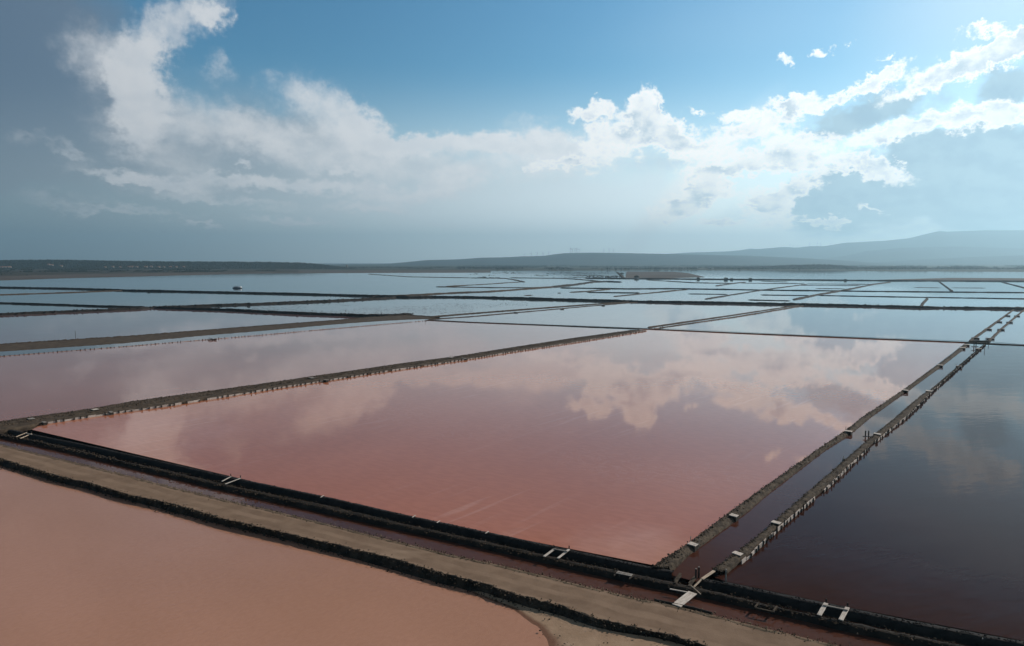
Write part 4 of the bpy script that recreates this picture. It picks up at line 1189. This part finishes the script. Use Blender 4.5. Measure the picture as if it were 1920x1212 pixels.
# sluices let into the low bank by the ditch
for k, (x, y, lb) in enumerate([(1170, 1078, 'grey plank sluice let into the low bank left of the plank bridge'), (1436, 1137.5, 'framed notch sluice in the low bank right of the plank bridge')]):
    g = G(x, y, 0.06)
    o = empty('bank_sluice', (g.x, g.y, -.5), lb, 'sluice')
    rz = R(-27)
    co, si = math.cos(rz), math.sin(rz)
    for s in (-1, 1):
        part('side_beam', box_mesh('side_beam', .12, 1.1, .14, M['timber' if k == 0 else 'bank_clod'], .02, -.10, .02, 600 + k), o, (g.x + s * .75 * co, g.y + s * .75 * si, .06), rz - .18)
    part('gate_board', box_mesh('gate_board', 1.4, .07, .5, M['timber'], .01, -.5, .01, 604 + k), o, (g.x - .3 * si, g.y + .3 * co, .0), rz)
    if k == 0:
        for q in range(2):
            part('plank', box_mesh('plank', 1.5, .26, .06, M['timber_grey'], .012, 0, .015, 606 + q), o, (g.x + (q * .30 - .25) * si, g.y - (q * .30 - .25) * co, .09), rz + .03 * q)
    else:
        part('cill', box_mesh('cill', 1.5, .14, .10, M['bank_clod'], .02, 0, .01, 609), o, (g.x + .62 * si, g.y - .62 * co, -.02), rz)

# short white pegs on the crest of the black wall
for k, (x, y) in enumerate([(604, 931), (776, 968.5), (822, 978.5), (913, 998.5)]):
    o = empty('wall_peg', tuple(G(x, y, .22)), '%s short white board end lying on the black wall' % ('first', 'second', 'third', 'fourth')[k] + ', counted from the left', 'board', 'white board ends on the black wall')
    plank((x + 3, y - 2), (x - 3, y + 2), .34, .30, .12, o, 'plank', .05, 'board', 620 + k)

# wooden rail standing in the brown channel
rl = empty('timber_rail', tuple(G(1625, 818, 0)), 'dark wooden rail standing in the channel beside the boarded bank', 'rail')
for k, x in enumerate((1622.5, 1628.5)):
    g = G(x, 818.5, 0)
    part('post', box_mesh('post', .16, .16, 1.5, M['timber'], .01, -.5, .01, 640 + k), rl, (g.x, g.y, 0))
for k, z in enumerate((.30, .72)):
    plank((1617.5, 818.5), (1637, 819.5), z, z, .10, rl, 'timber', .12, 'rail', 645 + k)
o = empty('weathered_stump', tuple(G(1580, 866, 0)), 'small pale forked stump standing at the channel edge of the boarded bank', 'stump')
g = G(1580.5, 866, 0.1)
part('trunk', box_mesh('trunk', .22, .20, .75, M['timber_grey'], .03, -.2, .03, 650), o, (g.x, g.y, .1), .3, (1, 1, 1), .1, .15)
part('branch', box_mesh('branch', .10, .10, .55, M['timber_grey'], .02, 0, .02, 651), o, (g.x, g.y, .5), .3, (1, 1, 1), -.3, .55)

# gallows frames of the sluice gates at the cross bank
for k, (x, y, lb) in enumerate([(1828, 650.5, 'small dark gate frame at the head of the brown channel')]):
    o = empty('gate_frame', tuple(G(x, y, 0)), lb, 'frame')
    for dx in (-1.9, 1.9):
        g = G(x + dx, y, 0)
        part('post', box_mesh('post', .22, .22, 2.4, M['timber'], .02, -.5, .01, 660 + k), o, (g.x, g.y, 0))
    plank((x - 6.5, y), (x + 6.5, y), 1.25, 1.25, .18, o, 'timber', .22, 'beam', 665 + k)
    plank((x - 6.5, y), (x + 6.5, y), .65, .65, .14, o, 'timber', .18, 'beam', 667 + k)
for k, (x, y, hgt, lb) in enumerate([(1846.5, 650, 3.4, 'tall thin pole at the far end of the boarded bank'), (1853.5, 648, 1.6, 'short pole right of the cross bank junction'), (798, 603.5, 1.9, 'thin pole at the right end of the dotted post line'),
                                     (141.5, 632, 2.6, 'lone thin pole standing in the violet pan on the left')]):
    g = G(x, y, 0)
    o = empty('thin_pole', (g.x, g.y, 0), lb, 'pole')
    part('shaft', box_mesh('shaft', .12, .12, hgt, M['timber'], .01, -.3, .01, 680 + k), o, (g.x, g.y, 0))
    part('tip', box_mesh('tip', .16, .16, .12, M['timber_grey'], .01, 0, 0, 684 + k), o, (g.x, g.y, hgt - .35))

# driftwood lying by the dotted post line
dw = empty('driftwood', tuple(G(398, 637, .2)), 'dark tangle of driftwood on the dotted post line', 'driftwood')
for k in range(7):
    a = random.uniform(0, 6.28); g = G(398, 637, .3)
    beam_between('branch', (g.x - 1.6 * math.cos(a), g.y - 1.2 * math.sin(a), .1), (g.x + 1.6 * math.cos(a), g.y + 1.2 * math.sin(a), .2 + random.uniform(0, .8)), .16, .16, M['timber'], dw, .02, .03, 700 + k)

# ------------------------------------------------------------------ the moored barge
g = G(445, 541, 0)
bg_ = empty('barge', (g.x, g.y, 0), 'dark barge with a rounded grey cover moored in the lake', 'boat')
def hull_mesh():
    bm = bmesh.new()
    st = [(-6.4, .6, .9), (-5.6, 1.6, .55), (-3, 2.1, .35), (3, 2.1, .35), (5.6, 1.7, .5), (6.6, .9, .8)]
    rows = []
    for x, w, zb in st:
        rows.append([bm.verts.new((x, -w, 1.15)), bm.verts.new((x, -w * .9, .0 if abs(x) < 6 else .5)), bm.verts.new((x, w * .9, .0 if abs(x) < 6 else .5)), bm.verts.new((x, w, 1.15))])
    for a, b in zip(rows[:-1], rows[1:]):
        for k in range(3): bm.faces.new((a[k], a[k + 1], b[k + 1], b[k]))
        bm.faces.new((a[3], a[0], b[0], b[3]))
    bm.faces.new(rows[0][::-1]); bm.faces.new(rows[-1])
    bmesh.ops.recalc_face_normals(bm, faces=bm.faces[:])
    me = bpy.data.meshes.new('hull'); bm.to_mesh(me); bm.free(); me.materials.append(M['hull'])
    return me
part('hull', hull_mesh(), bg_, (g.x, g.y, -.2))
def cover_mesh(x0, x1, w, h, mat, name):
    V, F = [], []
    nx, na = 7, 9
    for i in range(nx):
        u = i / (nx - 1); x = x0 + (x1 - x0) * u
        k = math.sqrt(max(0.0, 1 - (2 * u - 1) ** 6))
        for j in range(na):
            a = math.pi * j / (na - 1)
            V.append((x, w * math.cos(a) * (.6 + .4 * k), max(0.02, h * math.sin(a) ** .7 * (.25 + .75 * k))))
    for i in range(nx - 1):
        for j in range(na - 1):
            q = i * na + j; F.append((q, q + na, q + na + 1, q + 1))
    F.append(tuple(range(na))); F.append(tuple(range((nx - 1) * na, nx * na))[::-1])
    me = bpy.data.meshes.new(name); me.from_pydata(V, [], F); me.materials.append(mat); me.update()
    return me
cab = part('cabin', cover_mesh(-5.2, 2.2, 1.7, 1.7, M['dome'], 'cabin'), bg_, (g.x, g.y, .9))
part('cover', cover_mesh(1.6, 5.9, 1.9, 1.9, M['cover'], 'cover'), bg_, (g.x, g.y, .9))
part('roof_rail', box_mesh('roof_rail', 6.2, 1.2, .14, M['dome'], .02), bg_, (g.x - 1.4, g.y, 2.58))
for k in range(4):
    part('window', box_mesh('window', .9, .06, .55, M['window'], .02), cab, (g.x - 4.2 + 1.6 * k, g.y - 1.86, 1.35))

bg_.scale = (.84, .84, .84)

# ------------------------------------------------------------------ wind turbines on the hill
def turbine_parts():
    bm = bmesh.new()
    bmesh.ops.create_cone(bm, cap_ends=True, segments=10, radius1=2.3, radius2=1.3, depth=46)
    for v in bm.verts: v.co.z += 23
    tw = bpy.data.meshes.new('tower'); bm.to_mesh(tw); bm.free(); tw.materials.append(M['turbine'])
    na = box_mesh('nacelle', 2.6, 6.0, 2.6, M['turbine'], .5, -1.3)
    V = [(-1.2, 0, 0), (1.2, 0, 0), (1.5, .5, 6), (-.9, .5, 6), (-.35, .2, 25), (.35, .2, 25), (-1.2, .8, 0), (1.2, .8, 0), (1.5, .9, 6), (-.9, .9, 6), (-.35, .5, 25), (.35, .5, 25)]
    F = [(0, 1, 2, 3), (3, 2, 5, 4), (6, 9, 8, 7), (9, 10, 11, 8), (0, 3, 9, 6), (3, 4, 10, 9), (1, 7, 8, 2), (2, 8, 11, 5), (4, 5, 11, 10), (0, 6, 7, 1)]
    bl = bpy.data.meshes.new('blade'); bl.from_pydata(V, [], F); bl.materials.append(M['turbine']); bl.update()
    hb_ = bpy.data.meshes.new('hub'); bm = bmesh.new(); bmesh.ops.create_icosphere(bm, subdivisions=1, radius=1.7); bm.to_mesh(hb_); bm.free(); hb_.materials.append(M['turbine'])
    return tw, na, bl, hb_
TW, NA, BL_, HB = turbine_parts()
def turbine(px, py, dist, label, group, ph, scale=1.0):
    a, e = pix_azel(px, py); a = R(a)
    z = CAM_H + dist / math.cos(a) * math.tan(R(e))
    x, y = dist * math.tan(a), dist
    t = empty('wind_turbine', (x, y, z - 4), label, 'turbine', group)
    part('tower', TW, t, (x, y, z - 4), 0, (scale,) * 3)
    top = z - 4 + 46 * scale
    part('nacelle', NA, t, (x, y, top + 1), 0, (scale,) * 3)
    hub = part('hub', HB, t, (x, y - 3.4 * scale, top + 1), 0, (scale,) * 3)
    for k in range(3):
        b_ = bpy.data.objects.new('blade', BL_); COL.objects.link(b_); b_.parent = hub; b_.location = (0, -.5, 0); b_.rotation_euler = (0, R(120 * k + ph), 0)
ORD = ('first', 'second', 'third', 'fourth', 'fifth', 'sixth', 'seventh')
for k, (x, y, sc) in enumerate([(984, 480.8, .62), (996, 480.6, .8), (1007, 480.3, .78), (1018, 480, .85), (1029, 478.6, .75)]):
    turbine(x, y, 7750, '%s small turbine from the left on the lower shoulder of the hill' % ORD[k], 'turbines on the lower shoulder', 17 * k, sc)
for k, (x, y, sc) in enumerate([(1069.5, 474.6, 1.05), (1073, 474.5, 1.02), (1078, 474.4, 1.0), (1081.5, 474.3, 1.0), (1086, 474.2, .85)]):
    turbine(x, y, 7620, '%s turbine from the left in the tight cluster of five on the hill top' % ORD[k], 'tight cluster of turbines', 31 * k + 8, sc)
for k, (x, y, sc) in enumerate([(1132, 474.4, .92), (1142, 474.5, 1.0), (1150, 474.6, .85)]):
    turbine(x, y, 7620, '%s turbine of the three right of the tight cluster' % ('left', 'middle', 'right')[k], 'three turbines right of the cluster', 23 * k + 40, sc)
for k, (x, y, sc) in enumerate([(1481, 464.4, 1.2), (1487, 464.7, 1.2), (1495, 465, 1.0), (1518, 461.8, 1.1), (1532, 461.9, 1.3), (1539, 462.1, 1.2), (1558, 460.5, 1.1)]):
    turbine(x, y, 13000, '%s faint turbine from the left on the distant ridge' % ORD[k], 'faint distant turbines', 37 * k, sc)

# ------------------------------------------------------------------ houses at the foot of the ridge
def house(px, d, w, dep, h, rz, label, group, z=2.0):
    x = (px - 960) / FPX * d / math.cos(PITCH)
    t = empty('house', (x, d, z), label, 'house', group)
    wll = part('wall', box_mesh('wall', w, dep, h, M['house_wall'], .05), t, (x, d, z), rz)
    V = [(-w / 2 - .4, -dep / 2 - .4, 0), (w / 2 + .4, -dep / 2 - .4, 0), (w / 2 + .4, dep / 2 + .4, 0), (-w / 2 - .4, dep / 2 + .4, 0), (-w / 2 - .4, 0, dep * .28), (w / 2 + .4, 0, dep * .28)]
    me = bpy.data.meshes.new('roof'); me.from_pydata(V, [], [(0, 1, 5, 4), (2, 3, 4, 5), (0, 4, 3), (1, 2, 5), (3, 2, 1, 0)]); me.materials.append(M['roof_tile']); me.update()
    part('roof', me, t, (x, d, z + h + .02), rz)
    co, si = math.cos(rz), math.sin(rz)
    for s in (-.28, .28):
        part('window', box_mesh('window', w * .16, .12, h * .34, M['window'], .02), wll, (x + s * w, d - dep / 2 - .02, z + h * .4), 0)
rh = random.Random(4)
for k in range(13):
    house(206 + 145 * k / 12 + rh.uniform(-6, 6), 2870 + rh.uniform(-30, 30), rh.uniform(5, 12), 8, rh.uniform(2.5, 5), rh.uniform(-.3, .3), 'small pale house in the row at the foot of the wooded ridge', 'row of houses below the ridge', 7.0)
for k in range(5):
    house(6 + 5 * k + rh.uniform(-1, 1), 2900 + rh.uniform(-20, 20), rh.uniform(6, 10), 8, 4, rh.uniform(-.3, .3), 'small house in the clump at the left edge of the ridge', 'houses at the left edge', 6.0)
for k, (x, z, lb) in enumerate([(98, 15, 'left of two pale houses up on the wooded slope'), (104, 13, 'right of two pale houses up on the wooded slope'), (121, 8.5, 'pale house with a bright wall below the two on the slope')]):
    house(x, 2960, 9, 8, 5.5, .1, lb, None, z) if False else house(x, 2960, 9, 8, 5.5, .1, lb, 'houses on the wooded slope', z)
house(652.5, 3050, 6, 6, 15, 0, 'small white tower house where the wooded ridge ends', 'tower house', 1.0)

# ------------------------------------------------------------------ shrubs that can be told apart
def shrub(px, py, z, s, label, group, seed, d=None):
    g = G(px, py, z)
    r = np.random.default_rng(seed)
    t = empty('shrub', (g.x, g.y, z), label, 'shrub', group)
    n = 70
    v = r.normal(0, 1, (n, 3)); v /= np.linalg.norm(v, axis=1)[:, None]
    v *= r.uniform(.3, 1, (n, 1)) ** .5
    p = v * [s * 1.3, s * .8, s * .62] + [0, 0, s * .6]
    c = clods('crown', p, r.uniform(.16, .34, n) * s, M['leaf_near'], seed, .9, kind=None)
    c.parent = t
    st = bpy.data.objects.new('stem', box_mesh('stem', .18 * s, .18 * s, s * .8, M['timber'], .02, -.2))
    COL.objects.link(st); st.parent = t
for k, (x, y, s, lb) in enumerate([
    (279, 546, 1.1, 'round shrub standing alone on the long dark bank below the ridge'), (466, 571, 1.0, 'bushy knob on the stony bank below the barge'),
    (1194, 521.4, 3.6, 'largest dark shrub beside the tall bank end at the sand spit'), (1309, 523.8, 2.4, 'first dark shrub right of the sand spit on the farthest bank'),
    (1361, 524.3, 2.6, 'second dark shrub right of the sand spit on the farthest bank'), (1372, 524.4, 2.0, 'small shrub touching the second dark shrub on the farthest bank'),
    (1407, 524.7, 2.3, 'third dark shrub right of the sand spit on the farthest bank'), (1585, 526, 1.8, 'last small shrub far right on the farthest bank'),
    (1166, 515, 3.4, 'dark shrub on the tall bank end left of the sand spit')]):
    shrub(x, y, 0.6, s, lb, None, 900 + k)

# ------------------------------------------------------------------ rubble, clods and dry growth too small to count
def along(path, n, spread, r, z=None, lo=0.0, hi=1.0):
    q = resample(path, 2000)
    i = (r.uniform(lo, hi, n) * 1999).astype(int)
    p = q[i] + np.stack([r.normal(0, spread, n), r.normal(0, spread, n), np.zeros(n)], 1)
    if z is not None: p[:, 2] = z
    return p
rr = np.random.default_rng(12)
t_ = rr.uniform(0, 1, 9000)[:, None]
q1, q2 = resample(e2, 3000), resample(f2, 3000)
ii = (rr.uniform(0, 1, 9000) * 2999).astype(int)
p = q1[ii] * (1 - t_) + shift(q2, .35)[ii] * t_
p += rr.normal(0, .12, p.shape) * [1, 1, .3]
clods('rubble', p, rr.uniform(.02, .075, len(p)) * rr.choice([1, 1, 1, 1, 2.2], len(p)), M['scree'], 31, .8, label='black clods covering the slope below the road', cat='rubble')
p = along(shift(f2, .1), 260, .5, rr, Z_FRONT + .03)
clods('rubble', p, rr.uniform(.04, .13, len(p)), M['bank_sand'], 32, .8, label='loose stones lying in the shallows below the road', cat='rubble')
p = along(d2, 2600, .22, rr, Z_ROAD + .03)
clods('rubble', p, rr.uniform(.03, .10, len(p)), M['verge'], 33, .8, label='loose grit and stones along the ditch side of the road', cat='rubble')
p = along(e2, 1500, .25, rr, Z_ROAD + .04)
clods('rubble', p, rr.uniform(.03, .11, len(p)), M['verge'], 34, .8, label='loose stones along the slope side of the road', cat='rubble')
p = along(shift(wl_, .25), 1900, .14, rr, Z_WALL)
clods('rubble', p, rr.uniform(.04, .11, len(p)), M['mud_black'], 35, .9, label='small black clods on the crest of the near wall', cat='rubble')
p = along(shift(wr_, .25), 900, .14, rr, .2)
clods('rubble', p, rr.uniform(.04, .11, len(p)), M['mud_black'], 36, .9, label='small black clods on the wall beside the dark pan', cat='rubble')
p = along((b2 + c2) / 2, 3200, .35, rr, -.04)
clods('rubble', p, rr.uniform(.04, .13, len(p)), M['bank'], 37, .8, label='brown clods on the low bank between channel and ditch', cat='rubble')
tt = rr.uniform(.05, .95, (5200, 1)); ii = (rr.uniform(0, 1, 5200) ** 1.5 * 599).astype(int)
p = AL[ii] * (1 - tt) + AR[ii] * tt + [0, 0, .1] + rr.normal(0, .1, (5200, 3)) * [1, 1, .2]
clods('rubble', p, rr.uniform(.04, .13, len(p)), M['bank_clod'], 38, .8, label='dug clods heaped on the bank beside the pink pan', cat='rubble')
ii = (rr.uniform(0, 1, 5200) ** 1.5 * 599).astype(int); tt = rr.uniform(.05, .80, (5200, 1))
p = BL[ii] * (1 - tt) + BR[ii] * tt + [0, 0, .12] + rr.normal(0, .1, (5200, 3)) * [1, 1, .2]
p[:, 2] = np.maximum(p[:, 2], .4)
clods('rubble', p, rr.uniform(.04, .12, len(p)), M['bank_clod'], 39, .8, label='dug clods heaped on the boarded bank', cat='rubble')
tt = rr.uniform(.0, .62, (6500, 1)); ii = (rr.uniform(0, 1, 6500) * 699).astype(int)
p = Fw[ii] * (1 - tt) + Nw[ii] * tt; p[:, 2] = .56 - .12 * tt[:, 0]
clods('rubble', p + rr.normal(0, .1, p.shape) * [1, 1, .3], rr.uniform(.07, .20, len(p)), M['bank'], 40, .7, label='earth clods on the bank between the pink pans', cat='rubble')
# stubble of drowned plants in the pans below the long black bank
uu = rr.uniform(0, 1, 3600); vv = rr.uniform(0, 1, 3600)
px_ = 470 + 520 * uu; top = 588 - 28 * uu; bot = 590 - 4 * uu
py_ = 573 - 6 * uu + (592 - 5 * uu - (573 - 6 * uu)) * vv
pts_ = np.array([G(a, b, -.02)[:] for a, b in zip(px_, py_)])
kp = fbm(pts_[:, 0], pts_[:, 1], 40, 3, 5) > -.02
clods('reeds', pts_[kp], rr.uniform(.08, .26, kp.sum()), M['bank'], 41, .55, label='speckled stubble standing in the shallow pans below the barge lake', cat='reeds')
uu = rr.uniform(0, 1, 2200); vv = rr.uniform(0, 1, 2200)
pts_ = np.array([G(880 + 285 * a, 511.2 + 10.5 * b, -.02)[:] for a, b in zip(uu, vv)])
kp = fbm(pts_[:, 0], pts_[:, 1] * .35, 60, 3, 8) > .04
clods('reeds', pts_[kp] , rr.uniform(.8, 3.0, kp.sum()), M['bank_dark'], 42, .22, label='patchy salt marsh at the far end of the pans', cat='marsh')
# stones on the sand flat
pts_ = np.array([G(rr.uniform(1010, 1240), rr.uniform(1150, 1211), -.42)[:] for _ in range(40)])
clods('rubble', pts_, rr.uniform(.03, .11, 40), M['scree'], 43, .7, label='dark stones scattered over the sand flat', cat='rubble')
# clods and bushes on the long black bank and its neighbours
for k, idx in enumerate((0, 1, 3, 5)):
    pth = line(FAR_BANKS[idx][0], 0.0, FAR_BANKS[idx][5], FAR_BANKS[idx][6])
    d = float(np.median(pth[:, 1]))
    n_ = int(length(pth) * 1.1)
    p = along(shift(pth, -2.2), n_, 1.1, rr, 1.0)
    clods('rubble', p, rr.uniform(.25, .85, n_), M['bank_dark'], 50 + k, .8, label=('dark boulders and tufts on the thick black bank on the left', 'stones piled on the stony bank left of the stubble pans', 'dark boulders on the long bank below the barge', 'dark bushes and boulders along the long black bank')[k], cat='rubble')


def tufts(name, p, hgt, mat, seed, label, blades=9):
    r = np.random.default_rng(seed)
    n = len(p)
    V = np.zeros((n, blades, 3, 3)); h = r.uniform(.5, 1.1, (n, blades)) * hgt
    a = r.uniform(0, 6.283, (n, blades)); ln = r.uniform(.2, .7, (n, blades)) * h
    w = .10 * hgt
    V[:, :, 0, 0] = np.cos(a + 1.57) * w; V[:, :, 0, 1] = np.sin(a + 1.57) * w
    V[:, :, 1, 0] = -V[:, :, 0, 0]; V[:, :, 1, 1] = -V[:, :, 0, 1]
    V[:, :, 2, 0] = np.cos(a) * ln; V[:, :, 2, 1] = np.sin(a) * ln; V[:, :, 2, 2] = h
    V += p[:, None, None, :]
    o = fast_mesh(name, V.reshape(-1, 3), np.arange(n * blades * 3).reshape(-1, 3), mat)
    return tag(o, label, 'grass', kind='stuff')
p = along(shift(d2, .1), 900, .25, rr, Z_ROAD)
tufts('grass', p, .16, M['dry_grass'], 60, 'dry grass tufts along the ditch side of the road')
p = along(shift(d2, .05), 260, .25, rr, Z_ROAD - .03, .45, 1.0)
tufts('grass', p, .2, M['leaf_near'], 61, 'dark salt bushes along the ditch side of the road', 14)
p = along((b2 * .6 + c2 * .4), 420, .25, rr, -.02, .45, 1.0)
tufts('grass', p, .2, M['dry_grass'], 62, 'dry growth on the low bank right of the notched planks', 12)
p = along(e2, 380, .3, rr, Z_ROAD)
tufts('grass', p, .16, M['leaf_near'], 63, 'dark tufts along the lip of the black slope', 12)
